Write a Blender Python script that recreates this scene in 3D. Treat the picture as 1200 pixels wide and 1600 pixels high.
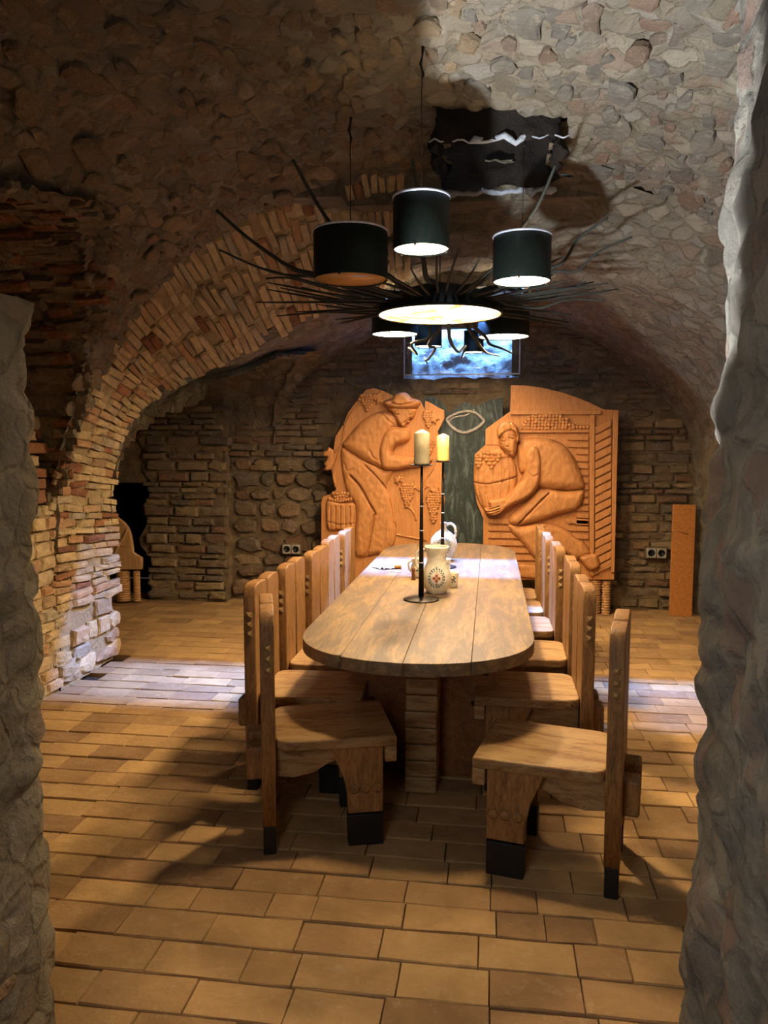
import bpy, bmesh, math, random
import numpy as np
from mathutils import Vector, Matrix, noise
for o in list(bpy.data.objects): bpy.data.objects.remove(o)
S = bpy.context.scene
COL = S.collection
RAD = math.radians
rnd = random.Random(7)

# ------------------------------------------------------------------ camera
YAW, PITCH, FPX, EYE = RAD(7.83), RAD(5.24), 1200.0, 1.6
cd = bpy.data.cameras.new('camera'); cd.sensor_width = 36; cd.lens = FPX/1600*36; cd.clip_start = .02
cam = bpy.data.objects.new('camera', cd); COL.objects.link(cam)
cam.location = (0, 0, EYE); cam.rotation_euler = (RAD(90)-PITCH, 0, YAW)
S.camera = cam
_M = cam.rotation_euler.to_matrix()
def at(px, py, Y):                       # photograph pixel + depth -> point of the room
    d = _M @ Vector(((px-600)/FPX, (800-py)/FPX, -1)); t = Y/d.y
    return Vector((d.x*t, Y, EYE+d.z*t))
def onz(px, py, z):
    d = _M @ Vector(((px-600)/FPX, (800-py)/FPX, -1)); t = (z-EYE)/d.z
    return Vector((d.x*t, d.y*t, z))

# ------------------------------------------------------------------ world, lights, exposure
w = bpy.data.worlds.new('world'); S.world = w; w.use_nodes = True
w.node_tree.nodes['Background'].inputs[0].default_value = (.9, .75, .6, 1)
w.node_tree.nodes['Background'].inputs[1].default_value = .03
S.view_settings.view_transform = 'Standard'; S.view_settings.look = 'None'
S.view_settings.gamma = 1; S.view_settings.use_curve_mapping = False
S.view_settings.exposure = 0.58
WARM = (1, .73, .41); COLD = (.52, .68, 1)
def light(name, kind, loc, target, power, color, **kw):
    d = bpy.data.lights.new(name, kind); d.energy = power; d.color = color
    for k, v in kw.items(): setattr(d, k, v)
    o = bpy.data.objects.new(name, d); COL.objects.link(o); o.location = loc
    o.rotation_euler = (Vector(target)-Vector(loc)).to_track_quat('-Z', 'Y').to_euler()
    return o
# daylight strip high above the far light shaft: falls as a band across the table and floor
light('daylight_shaft', 'AREA', (-.3, 7.15, 5.2), (-.3, 6.05, 2.8), 7000, (.12, .31, 1), shape='RECTANGLE', size=4.6, size_y=.12)
# daylight in the window well of the far wall
light('daylight_window', 'AREA', (-.3, 7.84, 3.5), (-.3, 7.7, 2.3), 125, (.2, .47, 1), shape='RECTANGLE', size=1.1, size_y=.3)
# daylight over the broken hatch of the near vault
light('daylight_hatch', 'AREA', (-.02, 3.85, 3.96), (0, 4.1, 3.0), 2.2, (.75, .78, 1), shape='RECTANGLE', size=.5, size_y=.2)
# added spot and fill lamp, standing in for cold light from behind the viewer
_a, _e = RAD(66), RAD(32); _p = Vector((-.47, 2.14, 1.3))
light('vault_spot', 'SPOT', _p, _p+Vector((math.sin(_a)*math.cos(_e), math.cos(_a)*math.cos(_e), math.sin(_e))), 280, (.82, .9, 1), spot_size=RAD(91), spot_blend=.05, shadow_soft_size=.05)
light('jamb_fill', 'AREA', (-.6, .3, 1.5), (.5, 1.1, 1.2), 12, (.93, .95, 1), shape='RECTANGLE', size=.7, size_y=1.4)

# ------------------------------------------------------------------ materials
def lin(c): return tuple(((v/12.92) if v <= .04045 else ((v+.055)/1.055)**2.4) for v in c)
def hexc(h): return lin(tuple(int(h[i:i+2], 16)/255 for i in (0, 2, 4)))
class NT:
    def __init__(s, name):
        s.m = bpy.data.materials.new(name); s.m.use_nodes = True; s.t = s.m.node_tree; s.n = s.t.nodes
        s.b = s.n['Principled BSDF']; s.out = s.n['Material Output']
        s.b.inputs['Specular IOR Level'].default_value = .3
    def new(s, t, **kw):
        n = s.n.new(t)
        for k, v in kw.items(): setattr(n, k, v)
        return n
    def link(s, a, b): s.t.links.new(a, b)
    def co(s, scale=(1, 1, 1), kind='Object'):
        c = s.new('ShaderNodeTexCoord'); m = s.new('ShaderNodeMapping'); m.inputs['Scale'].default_value = scale
        s.link(c.outputs[kind], m.inputs['Vector'])
        if kind == 'Object':             # shift every object's pattern by its own random value
            oi = s.new('ShaderNodeObjectInfo'); v = s.new('ShaderNodeVectorMath', operation='SCALE'); v.inputs[0].default_value = (31, 17, 11)
            s.link(oi.outputs['Random'], v.inputs['Scale']); s.link(v.outputs[0], m.inputs['Location'])
        return m.outputs['Vector']
    def world(s, scale=(1, 1, 1)):
        c = s.new('ShaderNodeNewGeometry'); m = s.new('ShaderNodeMapping'); m.inputs['Scale'].default_value = scale
        s.link(c.outputs['Position'], m.inputs['Vector']); return m.outputs['Vector']
    def noise(s, vec, scale, detail=6, rough=.6, dist=0):
        n = s.new('ShaderNodeTexNoise'); n.inputs['Scale'].default_value = scale; n.inputs['Detail'].default_value = detail
        n.inputs['Roughness'].default_value = rough; n.inputs['Distortion'].default_value = dist
        s.link(vec, n.inputs['Vector']); return n.outputs['Fac']
    def ramp(s, fac, stops):
        r = s.new('ShaderNodeValToRGB'); e = r.color_ramp.elements
        while len(e) < len(stops): e.new(.5)
        for i, (p, c) in enumerate(stops): e[i].position = p; e[i].color = (*c, 1)
        s.link(fac, r.inputs['Fac']); return r.outputs['Color']
    def mix(s, fac, a, b, mode='MIX'):
        m = s.new('ShaderNodeMix', data_type='RGBA', blend_type=mode)
        for sock, v in ((m.inputs[0], fac), (m.inputs[6], a), (m.inputs[7], b)):
            if isinstance(v, (int, float)): sock.default_value = v
            elif isinstance(v, tuple): sock.default_value = (*v, 1)
            else: s.link(v, sock)
        return m.outputs[2]
    def bump(s, fac, strength=.5, dist=.01):
        b = s.new('ShaderNodeBump'); b.inputs['Strength'].default_value = strength; b.inputs['Distance'].default_value = dist
        s.link(fac, b.inputs['Height'])
        if s.b.inputs['Normal'].is_linked: s.link(s.b.inputs['Normal'].links[0].from_socket, b.inputs['Normal'])
        s.link(b.outputs['Normal'], s.b.inputs['Normal'])
    def col(s, c):
        if isinstance(c, tuple): s.b.inputs['Base Color'].default_value = (*c, 1)
        else: s.link(c, s.b.inputs['Base Color'])
    def rough(s, r): s.b.inputs['Roughness'].default_value = r
MATS = {}
def wood(name, dark, mid, light_, scale, rough=.55, worn=None):
    n = NT(name); v = n.co(scale); g = n.noise(v, 3.0, 8, .62, 1.2); f = n.noise(v, 14, 4, .6)
    c = n.ramp(g, [(.25, hexc(dark)), (.5, hexc(mid)), (.75, hexc(light_))])
    c = n.mix(.25, c, n.ramp(f, [(.35, hexc(dark)), (.65, hexc(light_))]))
    if worn:
        p = n.noise(n.co(tuple(k*.8+.6 for k in scale)), 1.6, 7, .7, .6)
        fac = n.ramp(p, [(.42, (0, 0, 0)), (.56, (.85, .85, .85))]); c = n.mix(fac, c, hexc(worn))
    n.col(c); n.rough(rough); n.bump(g, .25, .006); n.bump(f, .15, .003); MATS[name] = n.m; return n.m
wood('oak_x', '4a3018', '7a5530', 'a17a4b', (3, 14, 14), worn='9a7c52')
wood('oak_y', '54402a', '7d6442', '967b54', (10, 1.3, 10), .5, worn='5a4a3a')
wood('oak_z', '4a3018', '80582f', 'a57a47', (14, 14, 2.5))
wood('oak_base', '4a2c14', '7c4d24', '976234', (5, 5, 5))
wood('carved_pine', '9a6236', 'bd7f48', 'cd9258', (16, 16, 2.0), .6)
wood('pale_pine', '9a7248', 'bf9464', 'd4ac7c', (16, 16, 2.0), .65)
def plain(name, c, rough=.5, metal=0, nz=0, dist=.003, scale=40):
    n = NT(name); v = n.co(); f = n.noise(v, scale, 4)
    h = hexc(c); n.col(n.mix(n.ramp(f, [(.3, (0, 0, 0)), (.7, (1, 1, 1))]), tuple(k*.75 for k in h), tuple(min(1, k*1.15) for k in h)))
    n.rough(rough); n.b.inputs['Metallic'].default_value = metal
    if nz: n.bump(f, nz, dist)
    MATS[name] = n.m; return n.m
plain('carve_shadow', '6e3d18', .8)
plain('black_foot', '17130f', .6); plain('dark_iron', '241d18', .42, .6, .4)
plain('shade_metal', '1c231d', .5, .4); plain('branch', '2a2a22', .7, 0, .6); plain('rim_metal', 'c9cbd6', .35, .3)
plain('candle_grey', 'a79a7c', .55, 0, .2, .003, 12); plain('candle_yellow', 'd2ae66', .45)
plain('stud_pale', '8d6f48', .5); plain('ceramic', 'e4dcc8', .22); plain('paper', 'cfd3e0', .8)
plain('cork', 'a8753c', .8); plain('paint_red', 'b0503c', .4); plain('paint_green', '4b6355', .4); plain('paint_blue', '4c5a74', .4)
plain('paint_ochre', 'b98b3a', .4); plain('socket_metal', 'b8b4aa', .35, .5); plain('socket_black', '15181a', .35)
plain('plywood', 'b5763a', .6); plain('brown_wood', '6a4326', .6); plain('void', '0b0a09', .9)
plain('wicker', 'b5895a', .75, 0, .5); plain('web', '8d92a0', .8)

def masonry(name, cols, bumpy=.7, scale=22, spread=True):
    """stone or brick: tone chosen per piece (object random or island random), blotched and pitted"""
    n = NT(name)
    oi = n.new('ShaderNodeObjectInfo'); ge = n.new('ShaderNodeNewGeometry')
    ad = n.new('ShaderNodeMath', operation='ADD'); n.link(oi.outputs['Random'], ad.inputs[0]); n.link(ge.outputs['Random Per Island'], ad.inputs[1])
    fr = n.new('ShaderNodeMath', operation='FRACT'); n.link(ad.outputs[0], fr.inputs[0])
    k = len(cols); c = n.ramp(fr.outputs[0], [(i/max(1, k-1), hexc(h)) for i, h in enumerate(cols)])
    v = n.world(); a = n.noise(v, scale*.35, 6, .65, .4); b = n.noise(v, scale*1.6, 5, .7)
    c = n.mix(n.ramp(a, [(.3, (.75,)*3), (.7, (0,)*3)]), c, n.mix(1.0, c, (.5, .47, .44), 'MULTIPLY'))
    c = n.mix(n.ramp(b, [(.55, (0,)*3), (.8, (.45,)*3)]), c, hexc('b5a488'))
    n.col(c); n.rough(.88); n.bump(a, bumpy, .03); n.bump(b, bumpy, .012); MATS[name] = n.m
masonry('brick_lit', ['b29c72', 'c9af7e', 'b69c72', 'd0b486', 'a08c6a', 'b68a60', 'c8ac80', 'a89c82'])  # tan tones, paled to carry the bright light on the arch leg
masonry('brick_red', ['93603e', '7e4f36', 'a4714a', '704a36'])
masonry('stone_far', ['86715a', '74624e', '9a8462', '7d5f48', '6c6054', '907a60', '675c4e'])
masonry('stone_vault', ['85725a', '77654c', '8e7a5e', '6c5c4a', '80664c', '908068'], .9)
masonry('stone_grey', ['6f685c', '645d52', '7a7162', '5a544a', '6f5a48', '6b655a'], .9, 14)
masonry('paver', ['b08c5e', '99764c', 'bd9763', 'a27e54', '8d6c49', 'b59160', 'a68456'], .4, 12)
def plaster(name, c1, c2, c3, scale=6, bumpy=.9, cells=None):
    n = NT(name); v = n.world(); a = n.noise(v, scale, 9, .66, .5); b = n.noise(v, scale*6, 6, .7); d = n.noise(v, scale*.35, 4, .5)
    c = n.ramp(a, [(.3, hexc(c1)), (.5, hexc(c2)), (.72, hexc(c3))])
    c = n.mix(n.ramp(d, [(.4, (0,)*3), (.65, (.6,)*3)]), c, hexc(c1))
    if cells:
        wv = n.new('ShaderNodeVectorMath', operation='MULTIPLY_ADD'); wn = n.new('ShaderNodeTexNoise'); wn.inputs['Scale'].default_value = 7; n.link(v, wn.inputs['Vector'])
        n.link(wn.outputs['Color'], wv.inputs[0]); wv.inputs[1].default_value = (.12, .12, .12); n.link(v, wv.inputs[2])
        vo = n.new('ShaderNodeTexVoronoi', feature='F1'); vo.inputs['Scale'].default_value = 9; n.link(wv.outputs[0], vo.inputs['Vector'])
        ve = n.new('ShaderNodeTexVoronoi', feature='DISTANCE_TO_EDGE'); ve.inputs['Scale'].default_value = 9; n.link(wv.outputs[0], ve.inputs['Vector'])
        sp = n.new('ShaderNodeSeparateColor'); n.link(vo.outputs['Color'], sp.inputs[0])
        tone = n.ramp(sp.outputs[0], [(i/(len(cells)-1), hexc(h)) for i, h in enumerate(cells)])
        e1 = n.ramp(ve.outputs['Distance'], [(.03, (0,)*3), (.12, (.75,)*3)]); c = n.mix(e1, c, tone); n.bump(e1, .6, .02)
    n.col(c); n.rough(.92); n.bump(a, bumpy, .05); n.bump(b, bumpy*.8, .012); MATS[name] = n.m
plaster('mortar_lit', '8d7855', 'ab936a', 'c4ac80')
plaster('mortar_far', '5f5040', '7d6a50', '97825f')
plaster('shaft_shade', '1a1510', '261e16', '33291e')  # near-black tones put the hatch shaft's shade into its colour
plaster('mortar_vault', '5f5646', '7a6e5a', '968a74', 5, .9, ['5a5142', '7d7260', '696154', '8c826f', '745e4c', '857e72'])
plaster('mortar_grey', '4c463c', '655e51', '88806f', 7, .9, ['4f4a42', '6a6256', '5c574e', '766c5c', '6b5142', '605a50'])
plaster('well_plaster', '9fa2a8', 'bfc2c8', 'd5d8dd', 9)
plaster('floor_bed', '2a1d13', '3a2a1c', '4a3624', 9)
def make_slate():
    n = NT('slate'); v = n.world((9, 9, 2.2)); a = n.noise(v, 1.6, 8, .62, 1.6); b = n.noise(n.world(), 60, 4, .7)
    c = n.ramp(a, [(.45, hexc('2a332f')), (.6, hexc('47504c')), (.75, hexc('7d857f'))])
    c = n.mix(n.ramp(b, [(.66, (0,)*3), (.74, (.8,)*3)]), c, hexc('a9aca4'))
    n.col(c); n.rough(.55); n.bump(a, .3, .01); MATS['slate'] = n.m
make_slate()
plain('chalk_ring', '9a948a', .7, 0, .3)
def emit(name, c, strength, pattern=None):
    n = NT(name); e = n.new('ShaderNodeEmission'); e.inputs['Strength'].default_value = strength
    if pattern:
        v = n.co((1, 1, 1)); a = n.noise(v, 4.2, 5, .6, 1.2)
        n.link(n.ramp(a, pattern), e.inputs['Color'])
    else: e.inputs['Color'].default_value = (*c, 1)
    n.link(e.outputs[0], n.out.inputs['Surface']); MATS[name] = n.m
emit('glow', (1, .86, .6), 9)
emit('glow_painted', None, 2.8, [(.42, (1, .86, .62)), (.56, (1, .7, .3)), (.62, (.5, .2, .04)), (.68, (1, .62, .2))])
n = NT('amber_glass'); n.col(n.mix(n.noise(n.co((3, 3, 3)), 4, 4), hexc('9a6a30'), hexc('c79a55'))); n.rough(.3); MATS['amber_glass'] = n.m
n = NT('window_glass'); g = n.new('ShaderNodeBsdfGlossy'); g.inputs['Roughness'].default_value = .05; tr = n.new('ShaderNodeBsdfTransparent')
mx = n.new('ShaderNodeMixShader'); mx.inputs[0].default_value = .06; n.link(tr.outputs[0], mx.inputs[1]); n.link(g.outputs[0], mx.inputs[2]); n.link(mx.outputs[0], n.out.inputs['Surface']); MATS['window_glass'] = n.m

# ------------------------------------------------------------------ object helpers
def put(name, mesh, mat, parent=None, **props):
    if mat and not mesh.materials: mesh.materials.append(MATS[mat])
    o = bpy.data.objects.new(name, mesh); COL.objects.link(o)
    if parent: o.parent = parent
    for k, v in props.items(): o[k] = v
    return o
def thing(name, label, cat, loc=(0, 0, 0), rz=0, group=None):
    o = bpy.data.objects.new(name, None); COL.objects.link(o); o.empty_display_size = .1
    o.location = loc; o.rotation_euler.z = rz; o['label'] = label; o['category'] = cat
    if group: o['group'] = group
    return o
def copy_tree(o, parent=None):
    c = o.copy(); COL.objects.link(c); c.parent = parent
    for ch in [k for k in KIDS.get(o.name, [])]: copy_tree(ch, c)
    return c
KIDS = {}
def mesh_of(name, verts, faces, smooth=True):
    m = bpy.data.meshes.new(name); m.from_pydata([tuple(v) for v in verts], [], faces)
    if smooth: m.polygons.foreach_set('use_smooth', [True]*len(m.polygons))
    m.update(); return m
def joined(name, parts, smooth=True):
    V, Fc = [], []
    for v, f in parts:
        b = len(V); V += list(v); Fc += [tuple(i+b for i in q) for q in f]
    return mesh_of(name, V, Fc, smooth)
def slab(outline, thick, bevel=.004, holes=(), plane='XY', off=0, segs=2):
    """flat board cut from an outline (with round holes), softly bevelled; plane XY (thick in Z), XZ (thick in Y), YZ (thick in X)"""
    cu = bpy.data.curves.new('c', 'CURVE'); cu.dimensions = '2D'; cu.fill_mode = 'BOTH'
    for pts in [outline, *holes]:
        sp = cu.splines.new('POLY'); sp.points.add(len(pts)-1)
        for i, p in enumerate(pts): sp.points[i].co = (p[0], p[1], 0, 1)
        sp.use_cyclic_u = True
    cu.extrude = thick/2-bevel; cu.bevel_depth = bevel; cu.bevel_resolution = segs; cu.offset = -bevel
    o = bpy.data.objects.new('c', cu); COL.objects.link(o)
    m = bpy.data.meshes.new_from_object(o.evaluated_get(bpy.context.evaluated_depsgraph_get()))
    bpy.data.objects.remove(o); bpy.data.curves.remove(cu); m.materials.clear()
    R = {'XY': Matrix(((1, 0, 0, 0), (0, 1, 0, 0), (0, 0, 1, off), (0, 0, 0, 1))),
         'XZ': Matrix(((1, 0, 0, 0), (0, 0, -1, off), (0, 1, 0, 0), (0, 0, 0, 1))),
         'YZ': Matrix(((0, 0, 1, off), (1, 0, 0, 0), (0, 1, 0, 0), (0, 0, 0, 1)))}[plane]
    m.transform(R); m.update(); return m
def circ(x, y, r, n=18): return [(x+r*math.cos(k*2*math.pi/n), y+r*math.sin(k*2*math.pi/n)) for k in range(n)]
def spline(pts, n=6, closed=True):
    out = []; N = len(pts)
    for i in range(N if closed else N-1):
        g = (lambda k: pts[k % N]) if closed else (lambda k: pts[max(0, min(N-1, k))])
        p0, p1, p2, p3 = g(i-1), g(i), g(i+1), g(i+2)
        for k in range(n):
            t = k/n
            out.append(tuple(.5*(2*b+(c-a)*t+(2*a-5*b+4*c-d)*t*t+(3*b-a-3*c+d)*t**3) for a, b, c, d in zip(p0, p1, p2, p3)))
    if not closed: out.append(tuple(pts[-1]))
    return out
def boxvf(x0, x1, y0, y1, z0, z1):
    v = [(x, y, z) for z in (z0, z1) for y in (y0, y1) for x in (x0, x1)]
    return v, [(0, 2, 3, 1), (4, 5, 7, 6), (0, 1, 5, 4), (2, 6, 7, 3), (0, 4, 6, 2), (1, 3, 7, 5)]
def box(x0, x1, y0, y1, z0, z1, bevel=.006):
    bm = bmesh.new(); v, f = boxvf(x0, x1, y0, y1, z0, z1); vs = [bm.verts.new(p) for p in v]
    for q in f: bm.faces.new([vs[i] for i in q])
    if bevel: bmesh.ops.bevel(bm, geom=bm.edges[:], offset=bevel, segments=2, profile=.5, affect='EDGES')
    m = bpy.data.meshes.new('box'); bm.to_mesh(m); bm.free(); return m
def lathevf(prof, n=32, c=(0, 0, 0)):
    v = []; f = []
    for r, z in prof:
        for k in range(n):
            a = k*2*math.pi/n; v.append((c[0]+r*math.cos(a), c[1]+r*math.sin(a), c[2]+z))
    for i in range(len(prof)-1):
        for k in range(n):
            a, b = i*n+k, i*n+(k+1) % n; f.append((a, b, b+n, a+n))
    return v, f
def lathe(prof, n=32, c=(0, 0, 0)): return mesh_of('lathe', *lathevf(prof, n, c))
def tubevf(pts, rad, n=8):
    pts = [Vector(p) for p in pts]; N = len(pts); v = []; f = []
    up = Vector((0, 0, 1)) if abs((pts[-1]-pts[0]).normalized().z) < .9 else Vector((1, 0, 0))
    for i, p in enumerate(pts):
        t = (pts[min(N-1, i+1)]-pts[max(0, i-1)]).normalized(); a = t.cross(up).normalized(); b = t.cross(a)
        r = rad[i] if isinstance(rad, (list, tuple)) else rad
        for k in range(n):
            q = k*2*math.pi/n; v.append(p+a*r*math.cos(q)+b*r*math.sin(q))
    for i in range(N-1):
        for k in range(n):
            x, y = i*n+k, i*n+(k+1) % n; f.append((x, y, y+n, x+n))
    f.append(tuple(range(n-1, -1, -1))); f.append(tuple((N-1)*n+k for k in range(n)))
    return v, f
def tube(pts, rad, n=8): return mesh_of('tube', *tubevf(pts, rad, n))

# ------------------------------------------------------------------ masonry pieces
def brick_vf(r, jag=.1):
    """irregular block: x,y in -.5..+.5, z 0..1 outward, worn front edges; about 48 triangles"""
    ang = [(-.5, -.5), (0, -.5), (.5, -.5), (.5, 0), (.5, .5), (0, .5), (-.5, .5), (-.5, 0)]
    V = []
    for lvl, (sc, z) in enumerate([(.98, 0), (1, .62), (.86, .97)]):
        for x, y in ang:
            j = jag*(.5 if lvl == 0 else 1)
            V.append((x*sc*(1-abs(r.gauss(0, j*.5))), y*sc*(1-abs(r.gauss(0, j))), z+(r.uniform(-jag, jag)*1.3 if lvl else 0)))
    V.append((r.uniform(-.1, .1), r.uniform(-.1, .1), 1+r.uniform(-.05, .18)))
    Fc = []
    for l in range(2):
        for k in range(8):
            a, b = l*8+k, l*8+(k+1) % 8; Fc.append((a, b, b+8, a+8))
    for k in range(8): Fc.append((16+k, 16+(k+1) % 8, 24))
    return V, Fc
def stone_vf(r, jag=.26):
    """rounded rubble stone with an uneven outline"""
    n = 9; base = [(.5*math.cos(k*2*math.pi/n)*(1+.0*k), .5*math.sin(k*2*math.pi/n)) for k in range(n)]
    out = []
    for x, y in base:
        s = (1+r.uniform(-jag, jag))*1.08/max(abs(x)*2, abs(y)*2)**.55; out.append((x*s, y*s))
    V = []
    for sc, z in ((1, -.3), (.95, .6), (.74, .95)):
        V += [(x*sc*(1+r.uniform(-.06, .06)), y*sc*(1+r.uniform(-.06, .06)), z+r.uniform(-.15, .15)) for x, y in out]
    V.append((0, 0, 1.02)); Fc = []
    for l in range(2):
        for k in range(n):
            a, b = l*n+k, l*n+(k+1) % n; Fc.append((a, b, b+n, a+n))
    for k in range(n): Fc.append((2*n+k, 2*n+(k+1) % n, 3*n))
    return V, Fc
def paver_vf(r):
    V = []; ang = [(-.5, -.5), (0, -.5), (.5, -.5), (.5, 0), (.5, .5), (0, .5), (-.5, .5), (-.5, 0)]
    for sx, sy, z in ((1, 1, 0), (1, 1, .85), (.985, .96, .98)):
        for x, y in ang: V.append((x*sx*(1-abs(r.gauss(0, .004))), y*sy*(1-abs(r.gauss(0, .022))), z+(r.uniform(-.05, .05) if z > .9 else 0)))
    V.append((0, 0, 1.0)); Fc = [(l*8+k, l*8+(k+1) % 8, l*8+(k+1) % 8+8, l*8+k+8) for l in range(2) for k in range(8)]
    return V, Fc+[(16+k, 16+(k+1) % 8, 24) for k in range(8)]
LIBVF = {'brick': [brick_vf(rnd) for _ in range(14)], 'stone': [stone_vf(rnd) for _ in range(14)],
         'paver': [paver_vf(rnd) for _ in range(12)]}
LIB = {}
def piece_mesh(kind, mat):
    key = (kind, mat)
    if key not in LIB:
        LIB[key] = [mesh_of(kind, v, f, False) for v, f in LIBVF[kind]]
        for m in LIB[key]: m.materials.append(MATS[mat])
    return rnd.choice(LIB[key])
class Clad:
    """collects pieces for one setting member; the largest in view become objects, the rest one joined mesh"""
    def __init__(s, parent, kind, limit=300): s.p, s.kind, s.limit, s.items = parent, kind, limit, []
    def add(s, pos, tx, ty, l, h, d, mat, shape=None, pri=0, tilt=.03):
        nz = Vector(tx).cross(Vector(ty)).normalized(); tx = Vector(tx).normalized(); ty = nz.cross(tx)
        R = Matrix((tx, ty, nz)).transposed() @ Matrix.Rotation(rnd.gauss(0, tilt), 3, 'Z') @ Matrix.Rotation(rnd.gauss(0, tilt), 3, 'X')
        M = Matrix.Translation(pos) @ R.to_4x4() @ Matrix.Diagonal((l, h, d, 1))
        s.items.append((pri, M, mat, shape or s.kind))
    def done(s):
        s.items.sort(key=lambda t: t[0])
        for pri, M, mat, shape in s.items[:s.limit]:
            o = put(s.kind, piece_mesh(shape, mat), None, s.p); o.matrix_local = M
        rest = {}
        for pri, M, mat, shape in s.items[s.limit:]:
            v, f = rnd.choice(LIBVF[shape]); rest.setdefault(mat, []).append(([M @ Vector(q) for q in v], f))
        for k, (mat, parts) in enumerate(rest.items()):
            put(s.kind+'work', joined(s.kind+'work', parts, False), mat, s.p, kind='stuff')
def view_pri(p):                          # distance from the viewpoint: nearer pieces show larger
    return (Vector(p)-Vector((0, 0, 1.6))).length

# ------------------------------------------------------------------ rough surfaces
def fbm(p, s, o=4): return noise.fractal(Vector(p)*s, 1.0, 2.0, o)
def rough_disp(amp=.03, s=3.2, stone=.02, sv=6.0, an=(1, 1, 1)):
    def f(p):
        q = Vector((p[0]*an[0], p[1]*an[1], p[2]*an[2]))
        d = amp*fbm(q, s)
        if stone:
            w_ = q+Vector((fbm(q+Vector((9, 0, 0)), 5, 2), fbm(q+Vector((0, 9, 0)), 5, 2), fbm(q, 5, 2)))*.05
            dist, _ = noise.voronoi(w_*sv)
            d += stone*min(1, (dist[1]-dist[0])*2.6)
        return d
    return f
def surface(name, fn, us, vs, mat, parent=None, disp=None, flip=False, keep=None, smooth=True, **props):
    nu, nv = len(us), len(vs); P = np.array([[fn(u, v) for v in vs] for u in us], float)
    du = np.gradient(P, axis=0); dv = np.gradient(P, axis=1); N = np.cross(du, dv)
    N /= np.maximum(1e-9, np.linalg.norm(N, axis=2, keepdims=True))
    if flip: N = -N
    if disp:
        D = np.array([[disp(P[i, j]) for j in range(nv)] for i in range(nu)]); Q = P+N*D[..., None]
    else: Q = P
    K = np.array([[keep(P[i, j]) for j in range(nv)] for i in range(nu)]) if keep else None
    faces = []
    for i in range(nu-1):
        for j in range(nv-1):
            if K is not None and not (K[i, j] or K[i+1, j] or K[i, j+1] or K[i+1, j+1]): continue
            q = (i*nv+j, (i+1)*nv+j, (i+1)*nv+j+1, i*nv+j+1); faces.append(q[::-1] if flip else q)
    m = mesh_of(name, Q.reshape(-1, 3), faces, smooth)
    bm = bmesh.new(); bm.from_mesh(m); bmesh.ops.delete(bm, geom=[v for v in bm.verts if not v.link_faces], context='VERTS'); bm.to_mesh(m); bm.free()
    if parent is None and 'kind' not in props: props['kind'] = 'structure'
    return put(name, m, mat, parent, **props)
def lin_(a, b, step): return list(np.linspace(a, b, max(2, int(abs(b-a)/step)+1)))
class Prof:
    def __init__(s, pts, n=7):
        s.p = np.array(spline(pts, n, False)); d = np.linalg.norm(np.diff(s.p, axis=0), axis=1); s.s = np.concatenate([[0], np.cumsum(d)]); s.L = s.s[-1]
    def at(s, t):                        # t in 0..1 by length
        return np.array([np.interp(t*s.L, s.s, s.p[:, 0]), np.interp(t*s.L, s.s, s.p[:, 1])])
    def z(s, x): return float(np.interp(x, s.p[:, 0], s.p[:, 1]))
NP = Prof([(-2.72, 0), (-2.725, .6), (-2.72, 1.17), (-2.62, 1.5), (-2.49, 1.75), (-2.25, 2.19), (-1.94, 2.58), (-1.5, 2.88), (-.9, 3.08), (-.3, 3.15), (.4, 3.08), (1.1, 2.85), (1.7, 2.4), (2.0, 1.9), (2.08, 1.4), (2.1, .7), (2.1, 0)])
FP = Prof([(-2.75, 0), (-2.75, .7), (-2.73, 1.36), (-2.56, 1.80), (-2.27, 2.02), (-1.95, 2.18), (-1.6, 2.35), (-1.2, 2.53), (-.7, 2.73), (-.2, 2.82), (.4, 2.8), (1.0, 2.6), (1.5, 2.28), (1.8, 1.85), (1.95, 1.4), (2.05, .7), (2.08, 0)])
WP = Prof([(-2.12, 1.2), (-2.08, 1.75), (-1.96, 2.06), (-1.7, 2.28), (-1.41, 2.46), (-1.05, 2.63), (-.66, 2.75), (-.15, 2.81), (.49, 2.7), (1.0, 2.48), (1.38, 2.19), (1.65, 1.92), (1.78, 1.7), (1.86, 1.3), (1.9, .6), (1.9, 0)])
C1 = Prof([(4.5, .9), (4.5, 1.17), (4.42, 1.6), (4.22, 2.05), (3.85, 2.45), (3.3, 2.68), (2.6, 2.5), (2.1, 2.15), (1.85, 1.7), (1.8, 1.3), (1.8, .2)])
C2 = Prof([(5.25, 1.0), (5.3, 1.5), (5.5, 1.95), (5.95, 2.24), (6.6, 2.36), (7.05, 2.24), (7.4, 1.9), (7.5, 1.5), (7.52, 1.2)])
def c1z(y): return float(np.interp(y, C1.p[::-1, 0], C1.p[::-1, 1])) if 1.8 < y < Y0 else 0
def c2z(y): return float(np.interp(y, C2.p[:, 0], C2.p[:, 1]))
Y0, Y1, Y2 = 4.5, 5.25, 7.52

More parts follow.
